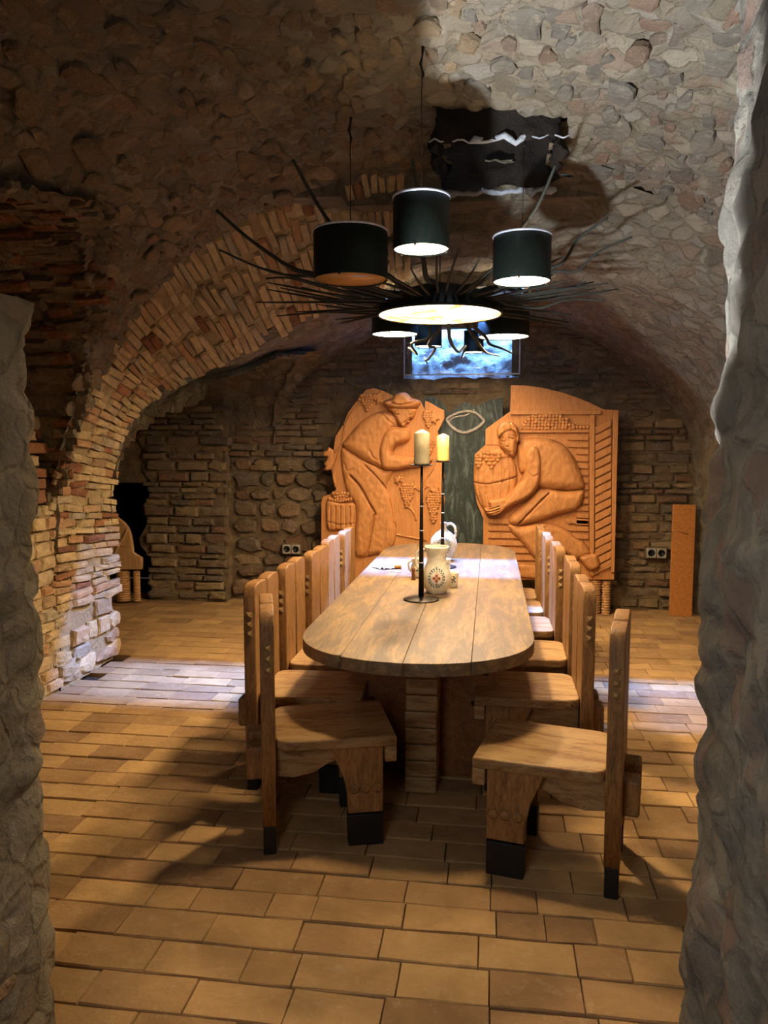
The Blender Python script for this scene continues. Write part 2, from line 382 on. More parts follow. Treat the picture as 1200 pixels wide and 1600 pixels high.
# ---- floor bed and pavers
floor = surface('floor', lambda u, v: (u, v, -.03), lin_(-4.6, 2.4, .2), lin_(-1.2, 8.6, .2), 'floor_bed', flip=False)
fl = Clad(floor, 'paver', 300)
row = 0; y = 1.0
while y < 7.6:
    h = rnd.uniform(.142, .16); x = -4.3+rnd.uniform(0, .3)
    while x < 2.0:
        l = rnd.choice([.3, .31, .29, .3, .27, .16]) if y > 1.9 else rnd.uniform(.26, .33)
        cx, cy = x+l/2, y+h/2+rnd.gauss(0, .002)
        hidden = cy < 1.75 and abs(cx+.3) > .85 or (cx < -2.75 and cy < 5.4) or cx > 2.05
        inframe = cy > 1.75 and abs((cx-.0)/cy*1200+165) < 640
        if not hidden:
            fl.add((cx, cy, -.035), (1, 0, 0), (0, 1, 0), l-.002, h-rnd.uniform(.004, .009), .035+rnd.gauss(0, .0016), 'paver', 'paver', view_pri((cx, cy, 0))+(0 if inframe else 50), .006)
        x += l
    y += h; row += 1
fl.done()

# ---- main vault over the near bay
HX0, HX1, HY0, HY1 = -.28, .32, 3.72, 4.40
def in_hatch(p): return HX0 < p[0] < HX1 and HY0 < p[1] < HY1
def keep_main(p):
    if in_hatch((p[0]+.03*math.sin(p[1]*31), p[1]+.05*math.sin(p[0]*17+1), 0)) and p[2] > 2.5: return False
    return not (p[0] < -1.2 and 1.8 < p[1] < Y0 and p[2] < c1z(p[1])-.04)
_vd0 = rough_disp(.035, 2.6, .022, 6.5, (1, 1, 1))
def vd(p): return _vd0(p)+.012*noise.noise(Vector(p)*15)
ceil = surface('ceiling', lambda u, v: (NP.at(u)[0], v, NP.at(u)[1]), lin_(.13, .88, .0032), lin_(-1.0, Y0, .026), 'mortar_vault', flip=True, keep=keep_main, disp=vd)
surface('ceiling_cross_vault', lambda u, v: (v, C1.at(u)[0], C1.at(u)[1]), lin_(0, 1, .007), lin_(-4.3, -1.1, .035), 'mortar_vault', ceil, flip=True,
        keep=lambda p: p[2] > NP.z(p[0])-.05 if p[0] > -2.7 else True, disp=vd)
def near_side(u, v):
    return (NP.at(u)[0], v, NP.at(u)[1])
surface('wall_right', near_side, lin_(.87, 1, .008), lin_(-1.0, Y0, .06), 'mortar_vault', disp=rough_disp(.04, 3))
# hatch: broken shaft through the vault
def hatch(u, v):
    cx, cy = (HX0+HX1)/2, (HY0+HY1)/2; a = u*2*math.pi
    k = 1/max(abs(math.cos(a)), abs(math.sin(a))); k = k**.85
    z = 2.98+v*.95
    return (cx+math.cos(a)*(HX1-HX0)/2*k*1.06, cy+math.sin(a)*(HY1-HY0)/2*k*1.06, z)
surface('ceiling_hatch', hatch, lin_(0, 1, .012), lin_(0, 1.1, .04), 'shaft_shade', ceil, flip=True, disp=rough_disp(.05, 6, .03, 8))
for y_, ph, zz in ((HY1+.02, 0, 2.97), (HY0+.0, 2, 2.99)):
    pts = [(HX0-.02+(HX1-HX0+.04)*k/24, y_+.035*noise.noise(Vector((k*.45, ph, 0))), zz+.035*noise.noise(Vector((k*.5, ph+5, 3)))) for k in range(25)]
    put('broken_lip', tube(pts, [.012+.02*abs(noise.noise(Vector((k*.8, ph, 9)))) if ph == 0 or 7 < k < 17 else .004 for k in range(25)], 7), 'well_plaster', ceil)  # pale plaster colour stands in for daylight catching the broken edge
# ---- transverse arch band, its left leg in tan, paled to stand for bright light
band = thing('trim_1', '', '', (0, 0, 0)); del band['label']; del band['category']; band['kind'] = 'structure'
def bandfn(u, v):
    a, b = NP.at(u), FP.at(u); return tuple(a*(1-v)+b*v)[0], Y0+(Y1-Y0)*v, float((a*(1-v)+b*v)[1])
surface('arch_soffit_crown', bandfn, lin_(.44, 1, .0028), lin_(0, 1, .03), 'mortar_vault', band, disp=rough_disp(.02, 4, .018, 7), flip=True)
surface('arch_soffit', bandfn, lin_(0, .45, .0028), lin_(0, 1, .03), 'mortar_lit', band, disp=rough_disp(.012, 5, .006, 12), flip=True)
# arch face towards the far bay and the near bay
def facefn(Pr, Yc, out=1.2):
    def f(u, v):
        a = Pr.at(u); c = np.array([-.3, 1.2]); d = a-c; d /= np.linalg.norm(d); q = a+d*v*out; return (q[0], Yc, q[1])
    return f
surface('arch_face', facefn(FP, Y1), lin_(0, 1, .01), lin_(0, 1, .08), 'mortar_far', band, flip=True, disp=rough_disp(.02, 5, .012, 9))
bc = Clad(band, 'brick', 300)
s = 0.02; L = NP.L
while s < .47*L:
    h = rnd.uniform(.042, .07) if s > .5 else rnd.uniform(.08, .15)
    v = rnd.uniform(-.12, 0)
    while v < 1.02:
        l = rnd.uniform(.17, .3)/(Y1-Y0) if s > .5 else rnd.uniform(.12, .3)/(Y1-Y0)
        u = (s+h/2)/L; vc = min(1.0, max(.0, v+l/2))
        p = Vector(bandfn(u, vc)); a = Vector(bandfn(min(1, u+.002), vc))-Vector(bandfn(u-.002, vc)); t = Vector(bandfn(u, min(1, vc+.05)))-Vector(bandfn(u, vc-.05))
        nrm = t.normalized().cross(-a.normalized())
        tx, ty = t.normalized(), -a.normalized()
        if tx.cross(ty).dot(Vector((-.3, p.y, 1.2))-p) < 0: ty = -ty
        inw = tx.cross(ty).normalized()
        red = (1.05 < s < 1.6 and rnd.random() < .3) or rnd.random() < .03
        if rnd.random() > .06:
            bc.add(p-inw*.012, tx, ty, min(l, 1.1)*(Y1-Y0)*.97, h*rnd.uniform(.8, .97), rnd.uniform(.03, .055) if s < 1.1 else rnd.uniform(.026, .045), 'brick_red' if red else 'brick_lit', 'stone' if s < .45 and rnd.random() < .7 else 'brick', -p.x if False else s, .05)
        v += l
    s += h
# the same pier runs on towards the viewer under the springing
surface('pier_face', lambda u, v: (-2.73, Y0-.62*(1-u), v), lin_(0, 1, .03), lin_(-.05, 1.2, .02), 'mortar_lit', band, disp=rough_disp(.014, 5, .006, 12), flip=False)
z = .02
while z < 1.68:
    h = rnd.uniform(.06, .1); yy = Y0-.62 if z < 1.15 else 4.19
    while yy < (Y0-.02 if z < 1.15 else 4.3):
        l = rnd.uniform(.12, .26)
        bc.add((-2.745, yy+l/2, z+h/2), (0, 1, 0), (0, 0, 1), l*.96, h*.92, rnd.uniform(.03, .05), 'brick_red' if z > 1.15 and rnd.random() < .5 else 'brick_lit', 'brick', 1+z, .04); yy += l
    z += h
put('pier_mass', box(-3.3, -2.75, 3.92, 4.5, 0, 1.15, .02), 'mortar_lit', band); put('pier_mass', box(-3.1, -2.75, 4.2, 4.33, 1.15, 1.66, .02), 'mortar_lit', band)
bc.done()
# ---- far bay: vaults, walls
H2 = (-.85, .25, 5.78, 6.36)
def far_main(x, y):
    t = (y-Y1)/(Y2-Y1); return (FP.z(x) if x > -2.74 else 0)*(1-t)+(WP.z(x) if x > -2.1 else .6)*t
def farfn(u, v):
    t = .09+.91*u; a, b = FP.at(.12+.88*u), WP.at(u); q = a*(1-v)+b*v; return (q[0], Y1+(Y2-Y1)*v, q[1])
surface('ceiling_far_vault', farfn, lin_(0, 1, .005), lin_(0, 1, .018), 'mortar_vault', ceil, disp=rough_disp(.03, 3, .02, 6),
        keep=lambda p: not (p[0] < -1.0 and p[2] < c2z(p[1])-.04) and not (H2[0] < p[0] < H2[1] and H2[2] < p[1] < H2[3] and p[2] > 2))
surface('ceiling_far_cross', lambda u, v: (v, C2.at(u)[0], C2.at(u)[1]), lin_(0, 1, .012), lin_(-4.4, -1.0, .04), 'mortar_vault', ceil, flip=True,
        disp=rough_disp(.03, 3, .02, 6), keep=lambda p: p[2] > far_main(p[0], p[1])-.05)
shaft = [((H2[0], H2[2]), (H2[1], H2[2])), ((H2[1], H2[2]), (H2[1], H2[3])), ((H2[1], H2[3]), (H2[0], H2[3])), ((H2[0], H2[3]), (H2[0], H2[2]))]
def block_ring(name, x0, x1, y0, y1, z0, z1, t, mat, parent):
    parts = [boxvf(x0-t, x0, y0-t, y1+t, z0, z1), boxvf(x1, x1+t, y0-t, y1+t, z0, z1), boxvf(x0, x1, y0-t, y0, z0, z1), boxvf(x0, x1, y1, y1+t, z0, z1)]
    return put(name, joined(name, parts, False), mat, parent)
block_ring('ceiling_shaft', H2[0]+.02, H2[1]-.02, H2[2]+.02, H2[3]-.02, 2.72, 2.92, .06, 'mortar_vault', ceil)
# unseen slabs, added to keep the daylight strip off everything else
put('ceiling_blocker', joined('ceiling_blocker', [boxvf(-4.6, -1.0, 7.6, 8.7, 2.98, 3.1), boxvf(-4.6, H2[0], 4.4, 7.6, 2.98, 3.1), boxvf(H2[1], 2.4, 4.6, 7.6, 2.98, 3.1),
    boxvf(H2[0], H2[1], 4.6, H2[2], 2.98, 3.1), boxvf(H2[0], H2[1], H2[3], 7.6, 2.98, 3.1)], False), 'mortar_vault', ceil)
put('ceiling_blocker', joined('ceiling_blocker', [boxvf(-4.6, HX0-.14, -1.1, 4.6, 3.5, 3.6), boxvf(HX1+.14, 2.4, -1.1, 4.6, 3.5, 3.6),
    boxvf(HX0-.14, HX1+.14, -1.1, HY0-.14, 3.5, 3.6), boxvf(-4.6, 2.4, 4.56, 4.62, 3.2, 4.2), boxvf(HX0-.14, HX1+.14, HY0-.2, 4.6, 4.05, 4.12)], False), 'mortar_vault', ceil)  # more added light blockers, above the near vault
# far wall
WX0, WX1, WZ0, WZ1 = -.79, .22, 2.2, 2.68
wall_back = surface('wall_back', lambda u, v: (u, 7.5, v), lin_(-2.62, 2.2, .035), lin_(-.05, 3.1, .035), 'mortar_far', disp=rough_disp(.03, 3, .02, 7, (1, 1, 1.8)),
        keep=lambda p: not (WX0 < p[0] < WX1 and WZ0 < p[2] < WZ1))
def fin(t, a=-3.42): return a+.05*math.sin(t*7)+.04*math.sin(t*17+1)
surface('wall_back_left', lambda u, v: ((-3.42+.05*math.sin(v*7)+.04*math.sin(v*17+1))*(1-u)+(-2.6)*u, 7.3, v), lin_(0, 1, .045), lin_(-.05, 2.7, .035), 'mortar_far', wall_back, disp=rough_disp(.03, 3, .02, 7, (1, 1, 1.8)))
surface('wall_back_return', lambda u, v: (-2.6, 7.3+.22*u, v), lin_(0, 1, .2), lin_(-.05, 2.7, .06), 'mortar_far', wall_back, disp=rough_disp(.015, 4), flip=True)
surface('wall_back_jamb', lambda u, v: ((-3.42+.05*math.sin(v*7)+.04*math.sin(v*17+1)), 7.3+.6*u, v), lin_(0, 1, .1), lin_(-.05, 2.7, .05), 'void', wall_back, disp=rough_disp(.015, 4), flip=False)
put('wall_back_lintel', box(-4.6, -3.38, 7.32, 7.7, 1.18, 2.8, .03), 'mortar_far', wall_back)
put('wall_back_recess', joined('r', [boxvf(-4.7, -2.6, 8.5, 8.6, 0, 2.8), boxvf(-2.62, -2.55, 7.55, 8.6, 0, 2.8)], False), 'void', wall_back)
wl = surface('wall_left', lambda u, v: (-4.35, u, v), lin_(-1, 8.6, .12), lin_(-.05, 3.2, .12), 'mortar_far', disp=rough_disp(.04, 3))
surface('wall_front', lambda u, v: (u, -1.05, v), lin_(-4.4, 2.3, .2), lin_(-.05, 3.4, .2), 'mortar_vault', flip=True)
wb = Clad(wall_back, 'stone', 300)
def courses(x0, x1, Y, z0, z1, hmin, hmax, lmin, lmax, mat, pr=0, skip=None, shape='brick', dep=(.03, .06), miss=.05):
    z = z0
    while z < z1:
        h = rnd.uniform(hmin, hmax); x = x0+rnd.uniform(-.08, .02)
        while x < x1:
            l = rnd.uniform(lmin, lmax); cx, cz = x+l/2, z+h/2
            if rnd.random() > miss and cx < x1+.03 and not (skip and skip(cx, cz)):
                m = mat
                wb.add((cx, Y+.005, cz), (1, 0, 0), (0, 0, 1), l*.95, h*rnd.uniform(.75, .92), rnd.uniform(*dep), m, shape if rnd.random() > .15 else 'stone', pr+rnd.random()*.1, .025)
            x += l
        z += h
courses(-3.38, -2.62, 7.3, .02, 2.2, .05, .12, .14, .36, 'stone_far', 0)
inpan = lambda x, z: (-1.62 < x < 1.05 and z < 2.05)
courses(-2.55, -1.6, 7.5, .02, 1.3, .1, .2, .14, .3, 'stone_far', .1, None, 'stone', (.04, .08))
courses(-2.55, -1.6, 7.5, 1.3, 2.1, .05, .09, .14, .3, 'stone_far', .2)
courses(1.05, 1.85, 7.5, .02, 1.9, .05, .11, .12, .3, 'stone_far', .15)
inwin = lambda x, z: (WX0-.06 < x < WX1+.06 and WZ0-.02 < z < WZ1+.05) or z > WP.z(x)+.05
courses(-2.1, 1.8, 7.5, 1.95, 2.8, .045, .08, .12, .28, 'stone_far', .5, lambda x, z: inwin(x, z) or (z < 2.1 and inpan(x, z)), 'brick', (.018, .035))
wb.items = [t for t in wb.items]; wb.done()
# ---- window well in the far wall
win = thing('window_1', '', '', (0, 0, 0)); del win['label']; del win['category']; win['kind'] = 'structure'
dsp = rough_disp(.035, 7, .012, 14)
surface('sill_slope', lambda u, v: (WX0-.04+(WX1-WX0+.08)*u, 7.46+v*.7, WZ0+.0+v*1.0), lin_(0, 1, .016), lin_(0, 1, .02), 'well_plaster', win, disp=dsp, flip=False)
for sx, fl_ in ((WX0-.02, False), (WX1+.02, True)):
    surface('reveal', lambda u, v: (sx, 7.48+u*.8, WZ0-.05+v*1.3), lin_(0, 1, .04), lin_(0, 1, .04), 'well_plaster', win, disp=rough_disp(.02, 6), flip=fl_)
put('lintel', box(WX0-.1, WX1+.1, 7.47, 7.62, WZ1, WZ1+.5, .02), 'mortar_far', win)
fr = [boxvf(WX0-.04, WX0-.028, 7.415, 7.43, WZ0+.0, WZ1), boxvf(WX1+.04, WX1+.052, 7.415, 7.43, WZ0+.05, WZ1), boxvf(WX0-.04, WX1+.052, 7.415, 7.43, WZ0+.03, WZ0+.042)]
put('window_frame', joined('f', fr, False), 'socket_metal', win)
put('window_pane', joined('p', [([(WX0-.03, 7.425, WZ0+.04), (WX1+.04, 7.425, WZ0+.04), (WX1+.04, 7.425, WZ1), (WX0-.03, 7.425, WZ1)], [(0, 1, 2, 3)])]), 'window_glass', win)
put('well_blocker_side', box(WX0-.14, WX0-.06, 7.56, 8.36, 2.0, 3.7, 0), 'well_plaster', win); put('well_blocker_side', box(WX1+.06, WX1+.14, 7.56, 8.36, 2.0, 3.7, 0), 'well_plaster', win)  # unseen boxes, added to stop the well lamp leaking sideways
put('well_blocker_floor', box(WX0-.14, WX1+.14, 7.56, 8.36, 2.0, 2.1, 0), 'well_plaster', win)  # closes the added light box from below
put('window_back', box(WX0-.2, WX1+.2, 8.3, 8.36, 2.2, 3.6, 0), 'well_plaster', win)

# ---- near jambs of the opening the viewer stands in
def jamb(name, path, z1, mat, stone_mat, seed, lean=0, flip=False, nst=60, zmin=0):
    P_ = Prof(path, 5)
    fn = lambda u, v: (P_.at(u)[0]+lean*max(0, v-1.2), P_.at(u)[1], v)
    root = surface(name, fn, lin_(0, 1, .012/1.2), lin_(-.05, z1, .014), mat, flip=flip, disp=rough_disp(.026, 3.2, .02, 7, (1, 1, 1)))
    cl = Clad(root, 'stone', 300); r = random.Random(seed)
    placed = []
    for _ in range(nst*30):
        if len(placed) >= nst: break
        u, v = r.uniform(.15, .41), r.uniform(.08, z1-.1); p = Vector(fn(u, v)); sz = r.uniform(.07, .2)
        if any((p-q).length < (sz+s2)*.52 for q, s2 in placed): continue
        placed.append((p, sz))
        t = (Vector(fn(u+.01, v))-Vector(fn(u-.01, v))).normalized(); up = Vector((0, 0, 1)); 
        nrm = t.cross(up)
        if flip: t = -t; nrm = -nrm
        cl.add(p+nrm*.0, t, up, sz*r.uniform(1, 1.5), sz*r.uniform(.5, .85), r.uniform(.014, .024), 'brick_red' if r.random() < .1 else stone_mat, 'stone', 0, .12)
    cl.done(); return root
jamb('wall_near_right', [(.58, -.9), (.5, .1), (.48, .6), (.47, 1.2), (.465, 1.66), (.49, 1.76), (.6, 1.83), (1.0, 1.86), (2.3, 1.86)], 3.3, 'mortar_grey', 'stone_grey', 3, .02, flip=True)
jamb('wall_near_left', [(-1.2, -.9), (-1.14, .1), (-1.12, .6), (-1.105, 1.2), (-1.095, 1.64), (-1.12, 1.74), (-1.22, 1.81), (-1.6, 1.85), (-4.3, 1.85)], 1.93, 'mortar_vault', 'stone_vault', 5, 0, flip=False)
surface('wall_near_left_top', lambda u, v: (-4.3+3.16*u, -1+2.8*v, 1.88), lin_(0, 1, .03), lin_(0, 1, .03), 'mortar_vault', disp=rough_disp(.03, 4))

# ---- rubble stones in the vault
vs_ = Clad(ceil, 'stone', 300); placed = []
r = random.Random(11)
for _ in range(9000):
    if len(placed) > 760: break
    u, y = r.uniform(.2, .78), r.uniform(1.95, Y0-.04); q = NP.at(u); p = Vector((q[0], y, q[1])); sz = r.uniform(.07, .2)
    if not keep_main(p) or (HX0-.16 < p.x < HX1+.16 and HY0-.2 < p.y < HY1+.2): continue
    if any(abs(p.x-a.x)+abs(p.y-a.y)+abs(p.z-a.z) < (sz+b)*.62 for a, b in placed): continue
    placed.append((p, sz)); a = NP.at(u+.002)-NP.at(u-.002); tx = Vector((a[0], 0, a[1])).normalized(); ty = Vector((0, 1, 0))
    if tx.cross(ty).dot(Vector((-.3, y, 1))-p) < 0: tx = -tx
    inw = tx.cross(ty).normalized()
    vs_.add(p+inw*(vd(p)-.008), ty, -tx, sz*r.uniform(1, 1.6), sz*r.uniform(.45, .8), r.uniform(.010, .022), 'stone_vault' if q[0] < -.1 else 'stone_grey', 'stone', view_pri(p)-sz*8, .12)  # greyer right of the cold light's edge, colour stands for that light
# cross vault, coursed rubble
for _ in range(900):
    u, x = r.uniform(.05, .6), r.uniform(-3.6, -1.7); q = C1.at(u); p = Vector((x, q[0], q[1]))
    if x > -2.7 and p.z < NP.z(x)-.02: continue
    a = C1.at(u+.004)-C1.at(u-.004); t2 = Vector((0, a[0], a[1])).normalized(); t1 = Vector((1, 0, 0))
    if t1.cross(t2).dot(Vector((x, 3.2, 1))-p) < 0: t2 = -t2
    inw = t1.cross(t2)
    vs_.add(p+inw*(vd(p)-.01), t1, t2, r.uniform(.12, .3), r.uniform(.05, .08), r.uniform(.02, .04), 'brick_red' if r.random() < .25 else 'stone_vault', 'brick', view_pri(p)+2, .04)
vs_.done()

# ------------------------------------------------------------------ table
TX, TW, TY0, TY1, TZ, TT = -.305, .505, 2.84, 6.37, .76, .052
table = thing('dining_table', 'long light-worn wooden table with rounded ends on carved trestles', 'table', (TX, (TY0+TY1)/2, 0))
hl = (TY1-TY0)/2
def half_w(y):
    e = .5; d = hl-abs(y)
    return TW if d >= e else TW*(1-((e-d)/e)**2.35)**(1/2.1)
seams = [-.6, -.268, -.015, .245, .6]
for i in range(4):
    a, b = seams[i], seams[i+1]; ys = list(np.linspace(-hl+.0005, hl-.0005, 90)); ys = sorted(set([*ys, *np.linspace(-hl+.0005, -hl+.06, 10), *np.linspace(hl-.06, hl-.0005, 10)]))
    rgt = [(min(b-.0005, half_w(y)), y) for y in ys if half_w(y) > a+.004 and -half_w(y) < b-.004]
    lft = [(max(a+.0005, -half_w(y)), y) for y in ys if half_w(y) > a+.004 and -half_w(y) < b-.004]
    put('plank', slab(rgt+lft[::-1], TT, .0022, off=TZ-TT/2), 'oak_y', table)
wav = [(.47, .695), (.465, .64), (.44, .60), (.395, .55), (.37, .50), (.385, .45), (.425, .41), (.435, .37), (.405, .32), (.385, .28), (.395, .23), (.35, .12), (.33, .09)]
wav = [(x*.93, z) for x, z in wav]
ol = spline(wav, 4, False); outl = ol+[(.40, .08), (.40, 0), (-.40, 0), (-.40, .08)]+[(-x, z) for x, z in ol[::-1]]
hol = [circ(s*x, z, q) for s in (1, -1) for x, z, q in ((.365, .635, .021), (.30, .51, .012), (.345, .405, .026), (.245, .36, .013))]
for yc in (-1.0, 1.0):
    tr = put('trestle', slab(outl, .06, .004, hol, 'XZ', off=yc), 'oak_base', table)
    for k in range(9):
        e = rnd.uniform(-.002, .002); z0 = .006+k*.0765
        put('block', box(-.072+.012+e, .072+.012+e, yc*1.0+(-.25 if yc < 0 else .03), yc+(-.03 if yc < 0 else .25), z0, z0+.073, .007), 'pale_pine' if False else 'oak_x', table)
put('stretcher', box(-.05, .05, -.97, .97, .22, .34, .006), 'oak_base', table)

# ------------------------------------------------------------------ chairs (facing -X: the table side)
def build_chair(label, group, loc, rz):
    t = thing('dining_chair', label, 'chair', loc, rz, group); kids = []
    def part(name, m, mat, par=None, **k):
        o = put(name, m, mat, par or t, **k); KIDS.setdefault((par or t).name, []).append(o); return o
    rr = []
    for (cx, cy, a0) in ((.15, .15, 0), ):
        for k in range(7): a = k*math.pi/12; rr.append((cx+.06*math.cos(a), cy+.055*math.sin(a)))
    right = rr; seat = [(-.26, -.215), (-.1, -.214), (.1, -.208)]+[(x, -y) for x, y in right[::-1]]+right+[(.1, .208), (-.1, .214), (-.26, .215)]
    part('seat', slab(seat, .042, .007, off=.429, segs=3), 'oak_x')
    part('front_batten', box(-.262, -.215, -.212, .212, .345, .409, .005), 'oak_x')
    prof = spline([(-.21, .135), (-.21, .28), (-.21, .408), (.0, .408), (-.015, .37), (-.05, .29), (-.068, .21), (-.07, .135)], 1)
    foot = [(-.21, 0), (-.21, .128), (-.07, .128), (-.072, 0)]
    for s in (-1, 1):
        lg = part('leg', slab(prof[:], .055, .004, (), 'XZ', off=s*.165), 'oak_z')
        part('foot', slab(foot, .06, .004, (), 'XZ', off=s*.165), 'black_foot', lg, label='black painted foot')
        sc = [boxvf(0, 0, 0, 0, 0, 0)][:0]
        for q in range(3):
            v, f = lathevf([(0, 0), (.02, .0), (.02, .003), (.013, .006), (0, .006)], 14)
            sc.append(([(-.185+q*.045+x, s*.165-.0275-z if s < 0 else s*.165+.0275+z, .235+y) for x, y, z in v], [tuple(reversed(g)) for g in f] if s < 0 else f))
        part('scallop_carving', joined('sc', sc), 'oak_z', lg)
        # back plank: wide above the seat, narrow leg below it
        yo, yi = s*.21, s*.012
        bp = [(yi, .945), (yi, .45), (yi+s*.03, .40), (yi+s*.07, .36), (s*.115, .2), (s*.125, .115), (yo-s*.002, .115), (yo, .45), (yo, .9)]
        bp += [(yo-s*.008, .94), (yo-s*.03, .955), (yo-s*.07, .96), (yi+s*.05, .958), (yi+s*.012, .953)]
        bk = part('back_plank', slab(bp, .055, .006, (), 'YZ', off=.238, segs=3), 'oak_z')
        part('foot', box(.214, .262, min(s*.13, s*.206), max(s*.13, s*.206), 0, .112, .004), 'black_foot', bk, label='black painted foot')
        for z in (.735, .778, .821):
            v = [(x, y, z_) for x, y, z_ in [(-.016, 0, -.016), (.016, 0, -.016), (.016, 0, .016), (-.016, 0, .016), (0, s*.018, 0)]]
            part('stud', mesh_of('stud', [(.238+x, yo-s*.002+y, z+z_) for x, y, z_ in v], [(0, 1, 4), (1, 2, 4), (2, 3, 4), (3, 0, 4), (3, 2, 1, 0)], False), 'stud_pale', bk)
        ap = [(-.05, .408), (.208, .408)]+[(.208, .285), (.14, .275), (.06, .29), (0, .325), (-.05, .34)]
        part('apron', slab(ap, .04, .004, (), 'XZ', off=s*.12), 'oak_x')
        part('tenon', box(.205, .325, s*.085-.045, s*.085+.045, .27, .405, .012), 'oak_z')
    return t
rspots = [(2.896, .249, 12), (3.62, .205, 0), (4.26, .215, 1), (4.88, .19, -1), (5.4, .165, 0), (5.88, .15, 1)]
lspots = [(3.03, -.66, 17), (3.50, -.83, 1), (4.0, -.82, 0), (4.47, -.79, -1), (5.02, -.815, 1), (5.52, -.80, 0)]
rlab = ['wooden chair pulled out at near right corner of the long table, seat fully lit', 'second wooden chair on the right side of table, seat half shaded by the tabletop',
        'third wooden chair along the right side of the table', 'fourth wooden chair on the right side, its seat in blue daylight',
        'fifth wooden chair on the right side, tall back washed pale blue by daylight', 'last wooden chair on the right side, nearest the crouching figure carving']
llab = ['wooden chair at near left end of table, plank back with black feet in front', 'second wooden chair on the left side, half tucked behind the nearest chair',
        'third wooden chair along the left side of the table', 'fourth wooden chair on the left side, back plank beside the table edge',
        'fifth wooden chair on the left side, top of its back pale blue', 'last wooden chair on the left side, in front of the bending figure carving']
proto = None
for side, spots, labs, g in ((0, rspots, rlab, 'right'), (1, lspots, llab, 'left')):
    for (y, x, a), lb in zip(spots, labs):
        grp = 'plank-backed wooden chairs around the table'
        if proto is None: proto = c = build_chair(lb, grp, (x, y, 0), RAD(-a))
        else:
            c = copy_tree(proto); c['label'] = lb; c.location = (x, y, 0); c.rotation_euler.z = RAD(-a) if side == 0 else math.pi+RAD(a)

# ------------------------------------------------------------------ things on the table
def candlestick(px, py, plate_z, label, clabel, cmat, rod_r):
    b = onz(px, py, TZ)
    t = thing('candlestick', label, 'candlestick', b, 0, 'tall iron candlesticks on the table')
    put('base', lathe([(0, 0), (.094, 0), (.096, .003), (.09, .007), (.04, .011), (.02, .018), (0, .018)], 36), 'dark_iron', t)
    h = plate_z-TZ
    rod = put('rod', tube([(0, 0, .01), (0, 0, h*.3), (0, 0, h*.6), (0, 0, h)], [rod_r, rod_r*.8, rod_r*.6, rod_r*.42], 14), 'dark_iron', t)
    for q in (.28, .52, .7): put('ring', lathe([(rod_r*(1-.58*q), -.003), (rod_r*(1-.5*q)+.002, 0), (rod_r*(1-.58*q), .003)], 14, (0, 0, h*q)), 'rim_metal', rod)
    put('drip_plate', lathe([(0, h-.004), (.03, h-.003), (.062, h+.002), (.063, h+.005), (.02, h+.003), (0, h+.003)], 30), 'dark_iron', t)
    c = thing('candle', clabel, 'candle', (b.x, b.y, plate_z+.004))
    prof = [(0, 0), (.041, 0), (.0415, .01), (.040, .09), (.0405, .166), (.0385, .1665), (.02, .177), (0, .186)]
    put('wax', lathe(prof, 28), cmat, c); put('wick', tube([(0, 0, .185), (.001, 0, .192)], .0015, 6), 'void', c)
candlestick(658, 937, 1.475, 'tall dark iron candlestick standing in front of the painted jug', 'thick grey-beige pillar candle on the nearer candlestick', 'candle_grey', .0155)
candlestick(691, 886, 1.465, 'tall dark iron candlestick standing behind the painted jug', 'thick yellow pillar candle on the farther candlestick', 'candle_yellow', .0155)

def jug(name, loc, prof, label, handle, motif, cat='jug', hr=.008):
    t = thing(name, label, cat, loc); inner = [(max(0, r_-.005), z) for r_, z in prof[::-1] if z > .01]+[(0, .012)]
    put('body', lathe([(0, 0)]+prof+inner, 36), 'ceramic', t)
    if handle: put('handle', tube(spline(handle, 5, False), hr, 10), 'ceramic', t)
    rz = sorted([(z, r_) for r_, z in prof])
    if motif:
        ang0 = math.atan2(-loc[1], -loc[0]); groups = {}
        for mat, dx, dz, rr_ in motif:
            rad = float(np.interp(dz, [a for a, _ in rz], [b for _, b in rz])); a = ang0+dx/rad
            c = Vector((rad*math.cos(a), rad*math.sin(a), dz)); nrm = Vector((math.cos(a), math.sin(a), 0)); tx = Vector((-math.sin(a), math.cos(a), 0))
            c += nrm*.0012
            sl = (float(np.interp(dz+.01, [a_ for a_, _ in rz], [b for _, b in rz]))-float(np.interp(dz-.01, [a_ for a_, _ in rz], [b for _, b in rz])))/.02
            ty = Vector((nrm.x*sl, nrm.y*sl, 1)).normalized(); v = [c]+[c+tx*rr_*math.cos(k*math.pi/4)+ty*rr_*math.sin(k*math.pi/4) for k in range(8)]
            groups.setdefault(mat, []).append((v, [(0, 1+k, 1+(k+1) % 8) for k in range(8)]))
        for mat, ps in groups.items(): put('painted_flowers', joined('m', ps), mat, t)
    return t
def wreath(cz, R, sc=1.0):
    m = []
    for k in range(18):
        a = k*2*math.pi/18; m.append((('paint_green', 'paint_blue', 'paint_green')[k % 3], R*.86*math.sin(a), cz+R*math.cos(a), .0052*sc))
        m.append(('paint_green', R*.7*math.sin(a+.1), cz+R*.8*math.cos(a+.1), .0035*sc))
    for dx, dz in ((-.014, 0), (.014, 0), (0, .014), (0, -.014)): m.append(('paint_red', dx*sc, cz+dz*sc, .0085*sc))
    m += [('paint_ochre', 0, cz, .005*sc), ('paint_ochre', 0, cz+.03*sc, .004*sc), ('paint_red', 0, cz-.032*sc, .005*sc), ('paint_blue', 0, cz+R*1.15, .004*sc)]
    return m
b = onz(682, 926, TZ)
